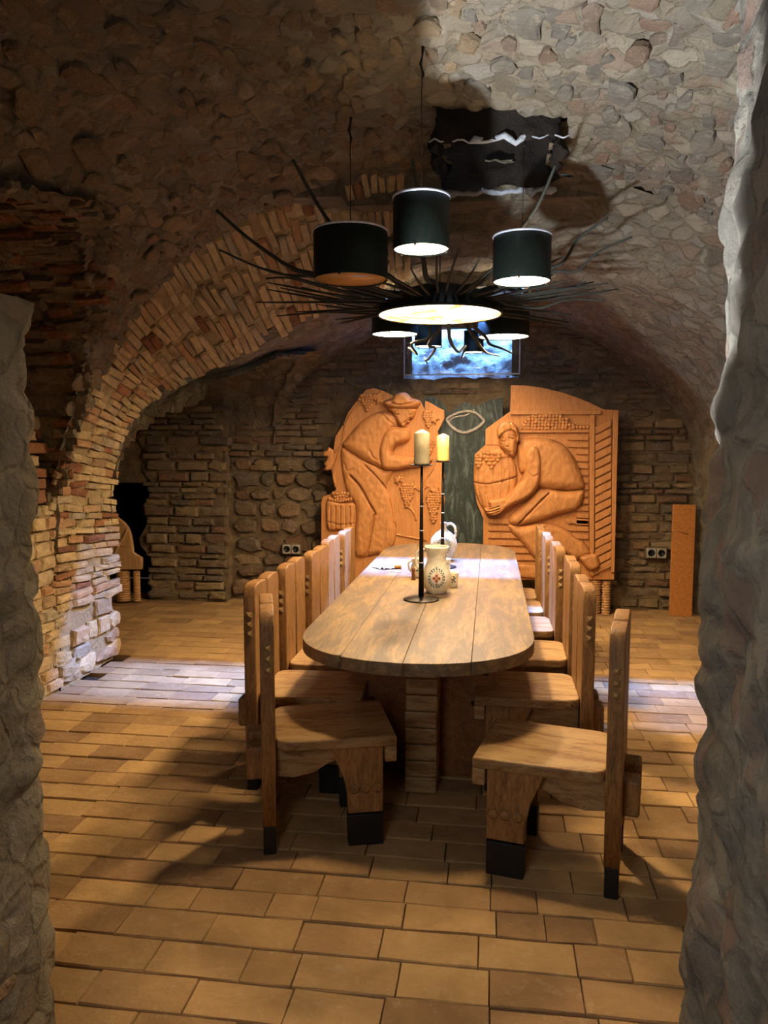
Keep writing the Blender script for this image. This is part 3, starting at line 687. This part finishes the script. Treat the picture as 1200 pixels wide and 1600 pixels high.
jug('painted_jug', b, [(.052, 0), (.055, .006), (.07, .03), (.083, .075), (.082, .105), (.07, .14), (.056, .17), (.053, .2), (.06, .235), (.068, .255), (.066, .262)],
    'white ceramic jug with round folk flower wreath beside the nearer candlestick', [(-.055, .0, .235), (-.095, 0, .24), (-.115, 0, .20), (-.11, 0, .15), (-.075, 0, .12)], wreath(.095, .05))
b = at(693, 878, 5.42)
jug('round_jug', (b.x, 5.42, TZ), [(.04, 0), (.045, .006), (.075, .04), (.094, .09), (.096, .12), (.085, .16), (.055, .195), (.025, .215), (.018, .235), (.02, .26), (.024, .27)],
    'round-bellied white jug with narrow neck and tall loop handle, behind the painted jug', [(.02, 0, .25), (.045, 0, .262), (.075, -.01, .245), (.085, -.01, .2), (.078, -.01, .165)], wreath(.11, .055), hr=.009)
b = onz(708, 917, TZ)
cupP = [(.021, 0), (.023, .003), (.028, .04), (.032, .08), (.0325, .085)]
jug('small_cup', b, cupP, 'small white cup with dark flower sprig to the right of the jug', None, [('paint_blue', .0, .045, .007), ('paint_green', .008, .055, .006), ('paint_red', -.009, .05, .005), ('paint_green', -.005, .033, .005), ('paint_blue', .01, .035, .005), ('paint_green', .003, .065, .005)], 'cup')
b = onz(697, 893, TZ)
jug('small_cup', b, cupP, 'small white cup half hidden behind the painted jug', None, [('paint_ochre', .0, .045, .007), ('paint_green', .008, .055, .006)], 'cup')
b = onz(652, 902, TZ)
jug('small_pitcher', (b.x, b.y, TZ), [(.03, 0), (.034, .01), (.044, .04), (.04, .07), (.03, .09), (.034, .115), (.037, .12)], 'small white pitcher left of the painted jug, behind the candlestick rod', [(-.03, 0, .105), (-.055, 0, .09), (-.05, 0, .05), (-.04, 0, .04)], [('paint_green', .0, .05, .008), ('paint_red', .01, .06, .006)], 'pitcher', .006)
b = onz(646, 906, TZ); t = thing('wooden_peg', 'small brown turned wooden peg standing left of the nearer candlestick rod', 'ornament', b)
put('peg_body', lathe([(0, 0), (.014, 0), (.015, .004), (.008, .012), (.011, .03), (.007, .045), (.012, .06), (.009, .075), (0, .08)], 16), 'brown_wood', t)
b = onz(602, 888, TZ); r = random.Random(4)
vs = [(-.075+.15*i/16, -.045+.09*j/10) for i in range(17) for j in range(11)]
V = [(x*(1+.25*math.sin(y*60)), y*(1+.3*math.cos(x*40)), .004+.03*abs(fbm((x, y, 1), 22, 3))*(1-(abs(x)/.08)**3)+.002) for x, y in vs]
Fc = [(i*11+j, (i+1)*11+j, (i+1)*11+j+1, i*11+j+1) for i in range(16) for j in range(10)]
nap = put('crumpled_foil', mesh_of('foil', V, Fc, False), 'paper'); nap.location = b; nap['label'] = 'crumpled white foil lying on the tabletop near the left edge'; nap['category'] = 'wrapper'
m_ = nap.modifiers.new('s', 'SOLIDIFY'); m_.thickness = .001
ck = put('cork', lathe([(0, 0), (.014, 0), (.015, .002), (.015, .043), (.014, .045), (0, .045)], 18), 'cork'); cb = onz(621, 889, TZ)
ck.location = (cb.x-.02, cb.y, TZ+.0155); ck.rotation_euler = (0, RAD(90), RAD(12)); ck['label'] = 'brown cork lying beside the crumpled foil'; ck['category'] = 'cork'
cs = put('corkscrew_wire', tube(spline([(0, 0, .003), (.03, .006, .004), (.06, -.004, .003), (.1, .004, .003)], 5, False), .0025, 6), 'socket_metal')
cb = onz(604, 894, TZ); cs.location = cb; cs['label'] = 'thin twisted metal wire lying in front of the foil'; cs['category'] = 'wire'

# ------------------------------------------------------------------ carved boards against the far wall
def Z5(x, y): return (450+x/3.871, 580+y/3.871)
def Z6(x, y): return (700+x/3.0, 580+y/3.0)
def Z8(x, y): return (620+x/4.615, 510+y/4.615)
class Panel:
    """things authored as outlines in the plane of a board that stands at depth Y; relief rises towards -Y"""
    def __init__(s, name, label, cat, Y, conv, mat='carved_pine', base=None):
        s.Y, s.cv, s.mat = Y, conv, mat; s.t = thing(name, label, cat, base); s.o = Vector(base)
    def xz(s, p):
        q = at(*s.cv(*p), s.Y)-s.o; return (q.x, q.z)
    def board(s, pts, th=.06, smooth=1, name='board', mat=None, off=0, bevel=.006):
        ol_ = [s.xz(p) for p in (spline(pts, smooth) if smooth > 1 else pts)]
        return put(name, slab(ol_, th, bevel, (), 'XZ', off=th/2+off+s.Y-s.o.y), mat or s.mat, s.t)
    def relief(s, name, pts, h=.03, edge=.05, par=None, sm=4, step=.009, mat=None, grooves=(), base=-.006, tool=.005, lift=0, **props):
        poly = np.array([s.xz(p) for p in spline(pts, sm)] if sm > 1 else [s.xz(p) for p in pts])
        x0, z0 = poly.min(0)-step*1.5; x1, z1 = poly.max(0)+step*1.5
        X, Z = np.meshgrid(np.arange(x0, x1, step), np.arange(z0, z1, step), indexing='ij'); P = np.stack([X.ravel(), Z.ravel()], 1)
        A = poly; B = np.roll(poly, -1, 0); AB = B-A
        D2 = np.full(len(P), 1e9); ins = np.zeros(len(P), bool); near = P.copy()
        for a, b, ab in zip(A, B, AB):
            t_ = np.clip(((P-a)@ab)/max(1e-12, ab@ab), 0, 1); q = a+t_[:, None]*ab; d = ((P-q)**2).sum(1); mk = d < D2; D2[mk] = d[mk]; near[mk] = q[mk]
            c = (a[1] > P[:, 1]) != (b[1] > P[:, 1])
            with np.errstate(divide='ignore', invalid='ignore'): xi = a[0]+(P[:, 1]-a[1])*(b[0]-a[0])/(b[1]-a[1])
            ins ^= c & (P[:, 0] < xi)
        D = np.sqrt(D2); k = np.clip(D/edge, 0, 1); Hh = base+(h-base)*np.sqrt(np.clip(1-(1-k)**2, 0, 1)); Hh[~ins] = base
        P[~ins & (D < step*1.6)] = near[~ins & (D < step*1.6)]
        for g in grooves:
            gw, gd, gp = g; gp = np.array([s.xz(p) for p in spline(gp, 4, False)]); dm = np.full(len(P), 1e9)
            for a, b in zip(gp[:-1], gp[1:]):
                ab = b-a; t_ = np.clip(((P-a)@ab)/max(1e-12, ab@ab), 0, 1); dm = np.minimum(dm, np.sqrt(((P-a-t_[:, None]*ab)**2).sum(1)))
            Hh -= gd*1.6*np.exp(-(dm/(gw*.8))**2)*ins
        yb = s.Y-s.o.y
        V = [(p[0], yb-hh-lift-(tool*noise.noise(Vector((p[0]*30, 0, p[1]*22))) if i_ else 0), p[1]) for p, hh, i_ in zip(P, Hh, ins)]
        nu, nv = X.shape; I = ins.reshape(nu, nv); Fc = []
        for i in range(nu-1):
            for j in range(nv-1):
                if I[i, j] or I[i+1, j] or I[i, j+1] or I[i+1, j+1]:
                    Fc.append((i*nv+j, (i+1)*nv+j, (i+1)*nv+j+1, i*nv+j+1))
        used = sorted({k_ for f_ in Fc for k_ in f_}); mp = {k_: i for i, k_ in enumerate(used)}
        return put(name, mesh_of(name, [V[k_] for k_ in used], [tuple(mp[k_] for k_ in f_) for f_ in Fc]), mat or s.mat, par or s.t, **props)
    def blobs(s, name, cells, rad, par=None, h=0, mat=None):
        parts = []
        for c in cells:
            x, z = s.xz(c); v = []; f = []; n = 8
            for i, (rr_, hh) in enumerate(((1, -.3), (.95, .25), (.6, .75))):
                v += [(x+rad*rr_*math.cos(k*2*math.pi/n), s.Y-s.o.y-h-rad*hh, z+rad*rr_*math.sin(k*2*math.pi/n)) for k in range(n)]
            v.append((x, s.Y-s.o.y-h-rad*.95, z))
            for l in range(2):
                for k in range(n): a, b = l*n+k, l*n+(k+1) % n; f.append((a, b, b+n, a+n))
            f += [(2*n+k, 2*n+(k+1) % n, 3*n) for k in range(n)]; parts.append((v, f))
        return put(name, joined(name, parts), mat or s.mat, par or s.t)
    def strand(s, name, pts, rad, par=None, h=.0, mat=None):
        q = [(s.xz(p)[0], s.Y-s.o.y-h, s.xz(p)[1]) for p in spline(pts, 5, False)]
        return put(name, tube(q, rad, 8), mat or s.mat, par or s.t)
def cluster(cx, cy, w_, h_, d, inv=False, r_=None):
    out = []; rows = int(h_/d); rg = random.Random(int(cx+cy))
    for i in range(rows+1):
        f = i/rows; ww = w_*(1-f*.88)*(.7+.3*min(1, f*5+.3)); n_ = max(1, int(ww/d)+1)
        for k in range(n_): out.append((cx+(k-(n_-1)/2)*d*1.02+rg.uniform(-1, 1)*d*.12, cy+i*d*.93+rg.uniform(-1, 1)*d*.12))
    return out
def leaf(cx, cy, s_, rot=0, n=5):
    pts = []
    for k in range(n*2+1):
        a = rot+(-150+300*k/(n*2))*math.pi/180; rr_ = s_*(1 if k % 2 == 0 else .58)*(1.15 if k == n else 1); pts.append((cx+rr_*math.sin(a), cy-rr_*math.cos(a)))
    pts.append((cx+math.sin(rot+math.pi)*s_*.25, cy-math.cos(rot+math.pi)*s_*.25)); return pts

# left board: bending grape picker
PL = Panel('carved_panel', 'carved wooden relief of a grape picker in a hat, left of the slate board', 'carving', 7.2, Z5, base=(at(598, 900, 7.2).x, 7.2, 0))
outline = [(200, 1300), (200, 790), (212, 758), (270, 738), (290, 715), (268, 650), (262, 600), (262, 540), (275, 470), (285, 395), (335, 320), (345, 290), (365, 245), (410, 185), (470, 112), (515, 100), (580, 120), (640, 150), (690, 135), (800, 180), (828, 232),
           (828, 178), (850, 185), (900, 215), (943, 235), (946, 285), (925, 330), (905, 365), (930, 440), (935, 560), (946, 640), (930, 700), (950, 770), (940, 840), (942, 1300)]
PL.board(outline)
PL.board([(205, 1296), (205, 1400), (300, 1400), (300, 1296)], .05, name='panel_leg', mat='carved_pine', off=.002)
PL.board([(840, 1296), (840, 1400), (940, 1400), (940, 1296)], .05, name='panel_leg', mat='carved_pine', off=.002)
ld = PL.relief('carved_leaf', [(262, 470), (245, 455), (238, 475), (212, 490), (215, 515), (240, 520), (228, 545), (215, 560), (228, 575), (215, 600), (240, 602), (262, 595), (280, 560), (275, 520), (280, 480)], .035, .02, sm=1, step=.006, base=-.002)
fig = PL.relief('carved_figure', [(330, 455), (322, 540), (335, 640), (360, 740), (412, 825), (405, 960), (408, 1110), (475, 1122), (545, 1110), (560, 1130), (640, 1050), (655, 985), (648, 900), (628, 760), (600, 690), (640, 600), (580, 590), (560, 585), (430, 520)], .045, .07,
    grooves=[(.010, .03, [(380, 630), (440, 700), (490, 790), (530, 860), (520, 880), (500, 1000), (480, 1110)]), (.008, .022, [(470, 570), (540, 640), (600, 720), (620, 800), (640, 900), (660, 960)]), (.006, .012, [(345, 560), (360, 600), (400, 590)])], step=.008)
PL.relief('carved_shirt', [(330, 452), (360, 400), (430, 315), (510, 260), (580, 240), (650, 262), (670, 330), (640, 350), (600, 420), (580, 500), (590, 588), (560, 585), (500, 562), (430, 522)], .075, .09, fig, grooves=[(.007, .014, [(575, 245), (600, 290), (640, 320)]), (.007, .012, [(500, 480), (520, 520), (545, 535)])], step=.008)
PL.relief('carved_arm', [(598, 350), (650, 335), (735, 350), (745, 400), (720, 430), (660, 455), (638, 495), (700, 512), (800, 500), (870, 520), (858, 560), (740, 588), (630, 602), (575, 588), (552, 510), (560, 430)], .1, .055, fig, grooves=[(.008, .03, [(640, 490), (670, 455), (735, 432)]), (.006, .012, [(640, 505), (740, 510)])], step=.007)
PL.relief('carved_head', [(605, 225), (640, 262), (655, 300), (690, 342), (712, 338), (722, 318), (738, 312), (742, 296), (758, 288), (772, 262), (772, 225), (700, 200)], .09, .04, fig, grooves=[(.005, .016, [(700, 318), (722, 300), (745, 303)]), (.005, .012, [(735, 270), (755, 262)]), (.006, .014, [(650, 240), (655, 265), (675, 262)])], step=.005)
PL.relief('carved_hat', [(578, 185), (600, 172), (632, 165), (650, 138), (690, 127), (722, 135), (748, 165), (775, 170), (803, 182), (800, 205), (770, 232), (700, 240), (630, 232), (590, 212)], .125, .045, fig, grooves=[(.006, .02, [(632, 190), (680, 206), (745, 196), (770, 186)])], step=.006)
bk = PL.relief('carved_bucket', [(232, 800), (255, 780), (330, 795), (395, 795), (412, 820), (405, 900), (395, 965), (310, 962), (240, 950)], .04, .03, grooves=[(.004, .014, [(x, 815), (x, 955)]) for x in (262, 292, 322, 350, 378)]+[(.005, .012, [(235, 905), (320, 925), (400, 920)])], step=.006)
PL.blobs('carved_grapes', [c for c in cluster(320, 740, 110, 60, 17, 1)]+[(x, 785-abs(x-320)*.2) for x in range(255, 395, 16)], .02, bk, .02)
PL.blobs('carved_grapes', cluster(480, 150, 110, 100, 18), .021, None, .008)
PL.blobs('carved_grapes', cluster(722, 690, 90, 135, 15), .0195, None, .008)
PL.blobs('carved_grapes', cluster(880, 745, 85, 185, 16), .0205, None, .008)
PL.blobs('carved_grapes', cluster(856, 425, 62, 80, 15), .0195, None, .008)
PL.blobs('carved_grapes', cluster(850, 250, 66, 90, 15), .0195, None, .008)
PL.relief('carved_leaf', leaf(668, 660, 34, -.5), .026, .014, sm=1, step=.006, base=-.002)
PL.relief('carved_leaf', leaf(890, 728, 36, .3), .026, .014, sm=1, step=.006, base=-.002)
PL.relief('carved_leaf', leaf(880, 285, 42, 1.2), .026, .014, sm=1, step=.006, base=-.002)
PL.relief('carved_leaf', leaf(545, 165, 50, .8), .026, .018, sm=1, step=.006, base=-.002)
for p in ([(290, 700), (275, 620), (300, 520), (330, 430), (345, 340), (400, 230), (470, 190)], [(285, 490), (320, 450), (350, 370), (340, 310)], [(700, 820), (740, 830), (770, 870), (775, 900)], [(650, 985), (720, 1000), (800, 1015), (840, 1020)],
          [(860, 700), (830, 760), (815, 800), (830, 660), (870, 600), (900, 520)], [(760, 690), (800, 720), (850, 690)], [(410, 1110), (450, 1125), (465, 1110)], [(640, 900), (660, 935), (655, 985)]):
    PL.strand('carved_vine', p, .010, None, .004)

# right board: crouching man with barrel in front of a slatted crib
PR = Panel('carved_panel', 'carved wooden relief of a man crouching with a barrel, right of the slate', 'carving', 7.2, Z6, base=(at(858, 940, 7.2).x, 7.2, 0))
PR.board([(295, 65), (360, 66), (440, 76), (530, 97), (620, 128), (690, 158), (728, 178), (798, 181), (790, 560), (779, 978), (162, 978), (165, 690), (135, 620), (122, 540), (120, 470), (126, 390), (175, 345), (176, 272), (292, 188)], .055)
PR.board([(298, 182), (715, 182), (715, 203), (292, 203)], .02, name='rail', off=-.026, bevel=.003)
PR.board([(335, 272), (662, 272), (662, 288), (335, 288)], .02, name='rail', off=-.026, bevel=.003)
PR.board([(664, 205), (686, 205), (682, 955), (660, 955)], .026, name='post', off=-.032, bevel=.004)
PR.board([(772, 184), (797, 184), (778, 940), (762, 940)], .026, name='post', off=-.032, bevel=.004)
PR.board([(668, 965), (668, 945), (776, 868), (776, 888)], .02, name='rail', off=-.026, bevel=.003)
yv = 240
while yv < 900:
    PR.board([(688, yv+23), (764, yv-16), (763, yv+17), (688, yv+56)], .03, name='slat', off=-.024, bevel=.003); yv += 41
yv = 300
while yv < 700:
    PR.board([(560 if yv < 360 else 600, yv), (657, yv+3), (657, yv+25), (560 if yv < 360 else 600, yv+22)], .028, name='slat', off=-.022, bevel=.003)
    yv += 33
for k, yv in enumerate(range(690, 960, 34)):
    PR.board([(190, yv), (300 if k < 1 else 420, yv+3), (300 if k < 1 else 420, yv+26), (190, yv+23)], .028, name='slat', off=-.022, bevel=.003)
for yv in (690, 724, 760): PR.board([(540, yv), (657, yv+3), (657, yv+26), (560, yv+23)], .028, name='slat', off=-.022, bevel=.003)
PR.board([(178, 275), (200, 262), (240, 262), (240, 345), (178, 345)], .014, name='rail', off=-.008, bevel=.003)
PR.blobs('carved_grapes', [(x+(8 if (j % 2) else 0)+rnd.uniform(-2, 2), 268-j*14+rnd.uniform(-2, 2)) for j in range(5) for x in range(345+j*9, 600-j*16, 16)]+[(x, 262) for x in range(590, 660, 16)], .021, None, .018)
brl = PR.relief('carved_barrel', [(135, 392), (185, 368), (245, 366), (298, 395), (320, 440), (326, 500), (318, 570), (290, 625), (240, 660), (185, 662), (150, 625), (125, 560), (120, 480)], .06, .08, grooves=[(.004, .013, [(150+k*34-(60-abs(0))*0, 405), (146+k*34+(k-2)*5, 520), (165+k*26, 640)]) for k in range(5)]+[(.006, .02, [(120, 520), (200, 526), (325, 492)]), (.006, .012, [(130, 410), (200, 415), (300, 400)])], step=.007)
PR.blobs('carved_grapes', cluster(205, 385, 95, 80, 17)+cluster(145, 400, 40, 50, 16), .022, brl, .056)
fg = PR.relief('carved_figure', [(440, 548), (560, 562), (636, 552), (632, 612), (600, 650), (520, 672), (440, 700), (350, 722), (300, 722), (282, 700), (300, 670), (380, 600)], .085, .07, grooves=[(.007, .026, [(330, 715), (400, 640), (470, 570)])], step=.008)
PR.relief('carved_shirt', [(330, 335), (400, 308), (480, 315), (550, 350), (600, 420), (634, 500), (638, 552), (560, 560), (430, 545), (400, 480), (340, 480), (325, 420)], .1, .1, fg, step=.008)
PR.relief('carved_arm', [(352, 400), (370, 360), (400, 343), (432, 362), (442, 430), (430, 530), (380, 592), (300, 632), (262, 655), (238, 630), (262, 590), (320, 530), (352, 480)], .13, .05, fg, grooves=[(.005, .01, [(372, 470), (395, 490), (420, 480)])], step=.007)
hd = PR.relief('carved_hand', [(262, 592), (282, 612), (268, 645), (232, 672), (200, 676), (176, 660), (168, 640), (195, 630), (188, 606), (230, 598)], .125, .022, fg, grooves=[(.0035, .02, [(170, 642), (205, 640), (240, 628)]), (.0035, .02, [(172, 655), (208, 652), (240, 640)]), (.0035, .02, [(185, 668), (215, 662), (243, 650)])], sm=3, step=.004)
PR.relief('carved_head', [(240, 262), (282, 250), (318, 270), (328, 320), (325, 370), (310, 402), (290, 402), (262, 378), (240, 350), (236, 310)], .12, .06, fg, step=.005,
    grooves=[(.005, .013, [(243, 322), (262, 330)]), (.005, .013, [(285, 312), (306, 318)]), (.004, .01, [(278, 380), (300, 378)]), (.004, .008, [(268, 318), (266, 350), (282, 355)]), (.004, .007, [(242, 310), (262, 314)]), (.004, .007, [(282, 300), (308, 304)])])
PR.relief('carved_nose', [(272, 318), (280, 320), (284, 350), (276, 358), (266, 350)], .135, .02, fg, step=.004)
PR.relief('carved_hair', [(232, 262), (255, 240), (290, 236), (322, 256), (334, 300), (325, 325), (314, 300), (292, 285), (258, 300), (238, 318), (228, 290)], .135, .03, fg, step=.005, grooves=[(.004, .008, [(250, 250), (270, 285)]), (.004, .008, [(290, 245), (300, 285)])])
PR.relief('carved_ear', [(318, 305), (330, 302), (334, 320), (325, 335), (317, 325)], .13, .015, fg, step=.004)
PR.relief('carved_leg', [(282, 715), (350, 722), (420, 712), (470, 720), (460, 800), (440, 880), (425, 892), (395, 870), (340, 800), (295, 755)], .075, .06, fg, step=.008)
PR.relief('carved_leg', [(440, 720), (500, 715), (560, 745), (610, 782), (640, 800), (672, 850), (660, 860), (600, 880), (540, 850), (450, 800)], .065, .05, fg, step=.008)
PR.relief('carved_shoe', [(610, 865), (650, 850), (690, 852), (710, 885), (708, 915), (685, 932), (655, 930), (630, 905)], .08, .04, fg, step=.006, grooves=[(.004, .015, [(620, 870), (660, 856), (690, 845)])])
PR.relief('carved_ground', [(330, 900), (400, 905), (440, 910), (440, 968), (345, 968), (335, 940)], .03, .03, None, step=.008)
def bundle(par, x, r_, h_, y_=0, z0=0):
    prof = [(0, z0)]; z = z0
    k = 0
    while z < z0+h_: prof.append((r_*(1, .97, .8, .97)[k % 4], z)); z += .006; k += 1
    prof.append((0, z)); return put('wicker_foot', lathe(prof, 20, (x, y_, 0)), 'wicker', par, label='foot wound with wicker')
q = at(931, 905, 7.2); zt = q.z-.004
bundle(PR.t, q.x-PR.o.x, .056, zt-.01, .06); bundle(PR.t, at(949, 905, 7.2).x-PR.o.x, .042, zt-.01, .06)
bundle(PR.t, -.42, .056, zt-.01, .06); bundle(PR.t, -.52, .042, zt-.01, .06)

# slate board between them
SL = Panel('slate_board', 'dark grey slate board with two wing tips and an eye-shaped ring, behind the table end', 'board', 7.32, Z8, mat='slate', base=(at(728, 900, 7.32).x, 7.32, 0))
SL.board([(195, 1750), (185, 560), (200, 520), (225, 503), (262, 502), (320, 538), (378, 625), (400, 610), (470, 555), (520, 545), (568, 577), (680, 527), (766, 512), (766, 640), (760, 1750)], .035, bevel=.003)
SL.strand('ring', [(358, 672), (400, 640), (480, 614), (555, 620), (600, 650), (632, 685)], .013, None, .002, 'chalk_ring')
SL.strand('ring', [(632, 685), (590, 725), (540, 752), (485, 766), (430, 750), (385, 715), (358, 672)], .016, None, .002, 'chalk_ring')
SL.strand('ring', [(378, 690), (395, 665), (440, 650), (500, 640), (560, 600)], .007, None, .001, 'chalk_ring')
SL.strand('chalk_line', [(500, 525), (515, 508), (535, 475)], .0012, None, .02, 'chalk_ring')

# partly seen board in the left recess
PB = Panel('carved_panel', 'carved wooden board in the dark recess beyond the lit brick arch', 'carving', 7.1, lambda x, y: (160+x/7.27, 740+y/7.27), 'pale_pine', base=(at(190, 930, 7.1).x-.1, 7.1, 0))
PB.board([(-150, 1090), (-150, 400), (0, 400), (95, 450), (130, 480), (190, 520), (250, 570), (285, 620), (310, 690), (330, 790), (340, 900), (440, 960), (440, 1090)], .05, name='board')
PB.strand('carved_staff', [(90, 1040), (180, 830), (240, 730), (285, 630)], .012, None, .006)
PB.board([(95, 805), (335, 820), (335, 828), (95, 815)], .012, name='rail', off=-.008, bevel=.002)
PB.strand('carved_vine', [(130, 620), (170, 650), (150, 700), (140, 770)], .008, None, .004)
for px_, r_ in ((215, .072), (368, .036)):
    bundle(PB.t, PB.xz((px_, 1200))[0], r_, PB.xz((0, 1090))[1]-.03, .04, .02)
# plain board at right edge
t = thing('plywood_board', 'plain orange-brown board leaning beside the right socket, half hidden by pier', 'board', (at(1046, 955, 7.25).x, 7.25, 0))
put('board_face', box(0, .2, 0, .03, .0, 1.03, .004), 'plywood', t)
put('carved_edge', tube([(0, -.002, .80), (.06, -.002, .785), (.14, -.002, .76)], .006, 6), 'carved_pine', t)

# sockets
for (px_, py_, lb) in ((457, 857, 'double black wall socket with pale frames on the rubble wall left of the carvings'), (1024, 863, 'double black wall socket with pale frames right of the crouching man carving')):
    p = at(px_, py_, 7.44); t = thing('wall_socket', lb, 'socket', (p.x, 7.405, p.z), 0, 'double wall sockets')
    put('back_box', box(-.1, .1, -.005, .11, -.055, .055, .004), 'mortar_far', t)
    for s_ in (-1, 1):
        fr_ = put('frame', slab([(s_*.046+x, z) for x, z in [(-.042, -.045), (.042, -.045), (.042, .045), (-.042, .045)]], .016, .003, [[(s_*.046+x, z) for x, z in circ(0, 0, .033, 12)]], 'XZ', off=-.012), 'socket_metal', t)
        put('insert', lathe([(0, 0), (.036, 0), (.034, .012), (.022, .012), (.02, .004), (0, .004)], 16), 'socket_black', fr_).rotation_euler = (RAD(90), 0, 0)
        fr_.children[0].location = (s_*.046, -.006, 0)

# ------------------------------------------------------------------ lamps over the table
ZL = 2.36
def pendant(px, py, dia, hgt, label, lit=True, power=20, Y=None, zc=3.0, z0=None):
    d = at(px, py, 1.0); z_ = ZL if z0 is None else z0; Yd = (z_-EYE)/(d.z-EYE); p = Vector((d.x*Yd, Yd, z_))
    t = thing('pendant_lamp', label, 'lamp', p, 0, 'drum lamps hanging over the table'); R_ = dia/2
    put('shade', lathe([(R_, 0), (R_*1.0, hgt), (R_-.004, hgt), (R_-.004, 0), (R_, 0)], 40), 'shade_metal', t)
    put('rim', lathe([(R_-.006, hgt-.003), (R_+.003, hgt-.003), (R_+.003, hgt+.006), (R_-.006, hgt+.006), (R_-.006, hgt-.003)], 40), 'rim_metal', t)
    put('diffuser', lathe([(0, .006), (R_-.005, .006), (R_-.005, .009), (0, .009)], 36), 'glow' if lit else 'amber_glass', t, label='glowing white diffuser' if lit else 'unlit amber diffuser')
    for k in range(3):
        a = k*2.09+.4; put('clip', box(-.004, .004, -.006, .006, -.006, .012, .001), 'dark_iron', t).matrix_local = Matrix.Translation((math.cos(a)*(R_-.006), math.sin(a)*(R_-.006), 0))
    c = min(NP.z(p.x), 4) if p.y < Y0 else (FP.z(p.x) if p.y < Y1 else WP.z(p.x))
    top = c-p.z+.02
    put('wire', tube([(0, 0, hgt-.02), (0, 0, top)], .0022, 6), 'dark_iron', t)
    put('cross_bar', tube([(-R_+.004, 0, hgt-.02), (R_-.004, 0, hgt-.02)], .003, 6), 'dark_iron', t)
    hk = tube([(0, 0, top-.16), (.008, 0, top-.14), (0, 0, top-.12), (-.008, 0, top-.1), (0, 0, top-.08), (.006, 0, top-.04), (0, 0, top)], .004, 6)
    put('hook', hk, 'dark_iron', t)
    if lit:
        light('vault_fill', 'POINT', p+Vector((0, 0, hgt*.75)), p, power*.05, WARM, shadow_soft_size=.05)  # faint added fill inside the drum, lifts the dark vault
        l_ = light('lamp_light', 'AREA', p+Vector((0, 0, -.012)), p+Vector((0, 0, -1)), power, WARM, shape='DISK', size=dia*.85); l_.data.spread = RAD(165)
pendant(658, 391, .225, .20, 'drum lamp hanging highest in view, nearest above the table end', power=17)
pendant(815, 441, .275, .21, 'lit drum lamp hanging right of the branch chandelier', power=13)
pendant(548, 438, .35, .22, 'unlit drum lamp with amber diffuser left of the chandelier', lit=False, zc=3)
pendant(617, 523, .33, .2, 'lit drum lamp low behind the left side of the chandelier disc', power=14)
pendant(787, 527, .37, .2, 'lit drum lamp low behind the right side of the chandelier disc', power=14)
pendant(669, 542, .22, .18, 'small lit drum lamp in front of the window, left one', power=8)
pendant(740, 551, .17, .18, 'smallest lit drum lamp in front of the window, right one', power=6)

CH = at(687, 492, 1.0); k_ = (ZL-EYE)/(CH.z-EYE); CH = Vector((CH.x*k_, k_, ZL))
t = thing('branch_chandelier', 'large round glowing disc lamp ringed by dark radiating twigs above the table', 'chandelier', CH)
disc = put('diffuser', lathe([(0, 0), (.2, 0), (.37, .0), (.37, .006), (0, .006)], 56), 'glow_painted', t, label='painted glowing diffuser disc')
put('rim', lathe([(.366, -.004), (.378, -.004), (.38, .012), (.366, .012), (.366, -.004)], 56), 'shade_metal', t)
put('dome', lathe([(.376, .012), (.34, .07), (.25, .13), (.12, .17), (.03, .18), (0, .18)], 48), 'shade_metal', t)
put('wire', tube([(0, 0, .17), (0, 0, NP.z(CH.x)-ZL-.0)], .003, 6), 'dark_iron', t)
light('lamp_light', 'AREA', CH+Vector((0, 0, -.02)), CH+Vector((0, 0, -1)), 50, WARM, shape='DISK', size=.13).data.spread = RAD(165)
r = random.Random(21)
for k in range(58):
    a = k*2*math.pi/58+r.uniform(-.04, .04); ln = r.uniform(.72, 1.12); z1 = r.uniform(-.04, .12); ex = 1.0
    r0 = .33; mid = (r0+ln)/2
    pts = [(r0*math.cos(a), r0*math.sin(a), .05), (mid*math.cos(a+r.uniform(-.02, .02)), mid*math.sin(a), .05+z1*.4), (ln*math.cos(a), ln*math.sin(a), .05+z1)]
    put('twig', tube(spline(pts, 3, False), [.008, .0078, .0075, .007, .0065, .005, .003], 6), 'branch', t)
def branch(tip, Y, via=(), rad=.016, start_r=.25, wob=.03, zs=.1):
    e = at(*tip, Y)-CH; d = Vector((e.x, e.y, 0)).normalized(); s_ = d*start_r+Vector((0, 0, zs)); pts = [s_]
    for i in range(1, 6):
        f = i/6; q = s_.lerp(e, f); q.z -= math.sin(f*math.pi)*abs(e.z-zs)*.35; q += Vector((r.uniform(-1, 1), r.uniform(-1, 1), r.uniform(-1, 1)))*wob; pts.append(q)
    pts.append(e); P_ = spline([tuple(p) for p in pts], 4, False); n_ = len(P_)
    put('branch', tube(P_, [rad*(1-.65*i/n_) for i in range(n_)], 7), 'branch', t)
for tip, Y, rr_ in (((338, 328), 4.0, .019), ((342, 390), 4.0, .013), ((458, 250), 3.5, .018), ((868, 258), 3.55, .018), ((950, 340), 4.0, .016), ((988, 370), 4.1, .012), ((645, 250), 3.6, .018),
                    ((415, 435), 4.2, .012), ((945, 470), 4.3, .011), ((915, 440), 4.2, .010)): branch(tip, Y, rad=rr_)
for tip, Y, wb_ in (((668, 568), 5.75, .05), ((725, 556), 5.75, .05), ((780, 556), 5.8, .03), ((640, 552), 5.7, .05), ((800, 552), 5.6, .03)): branch(tip, Y, rad=.014, wob=wb_, start_r=.34, zs=.04)
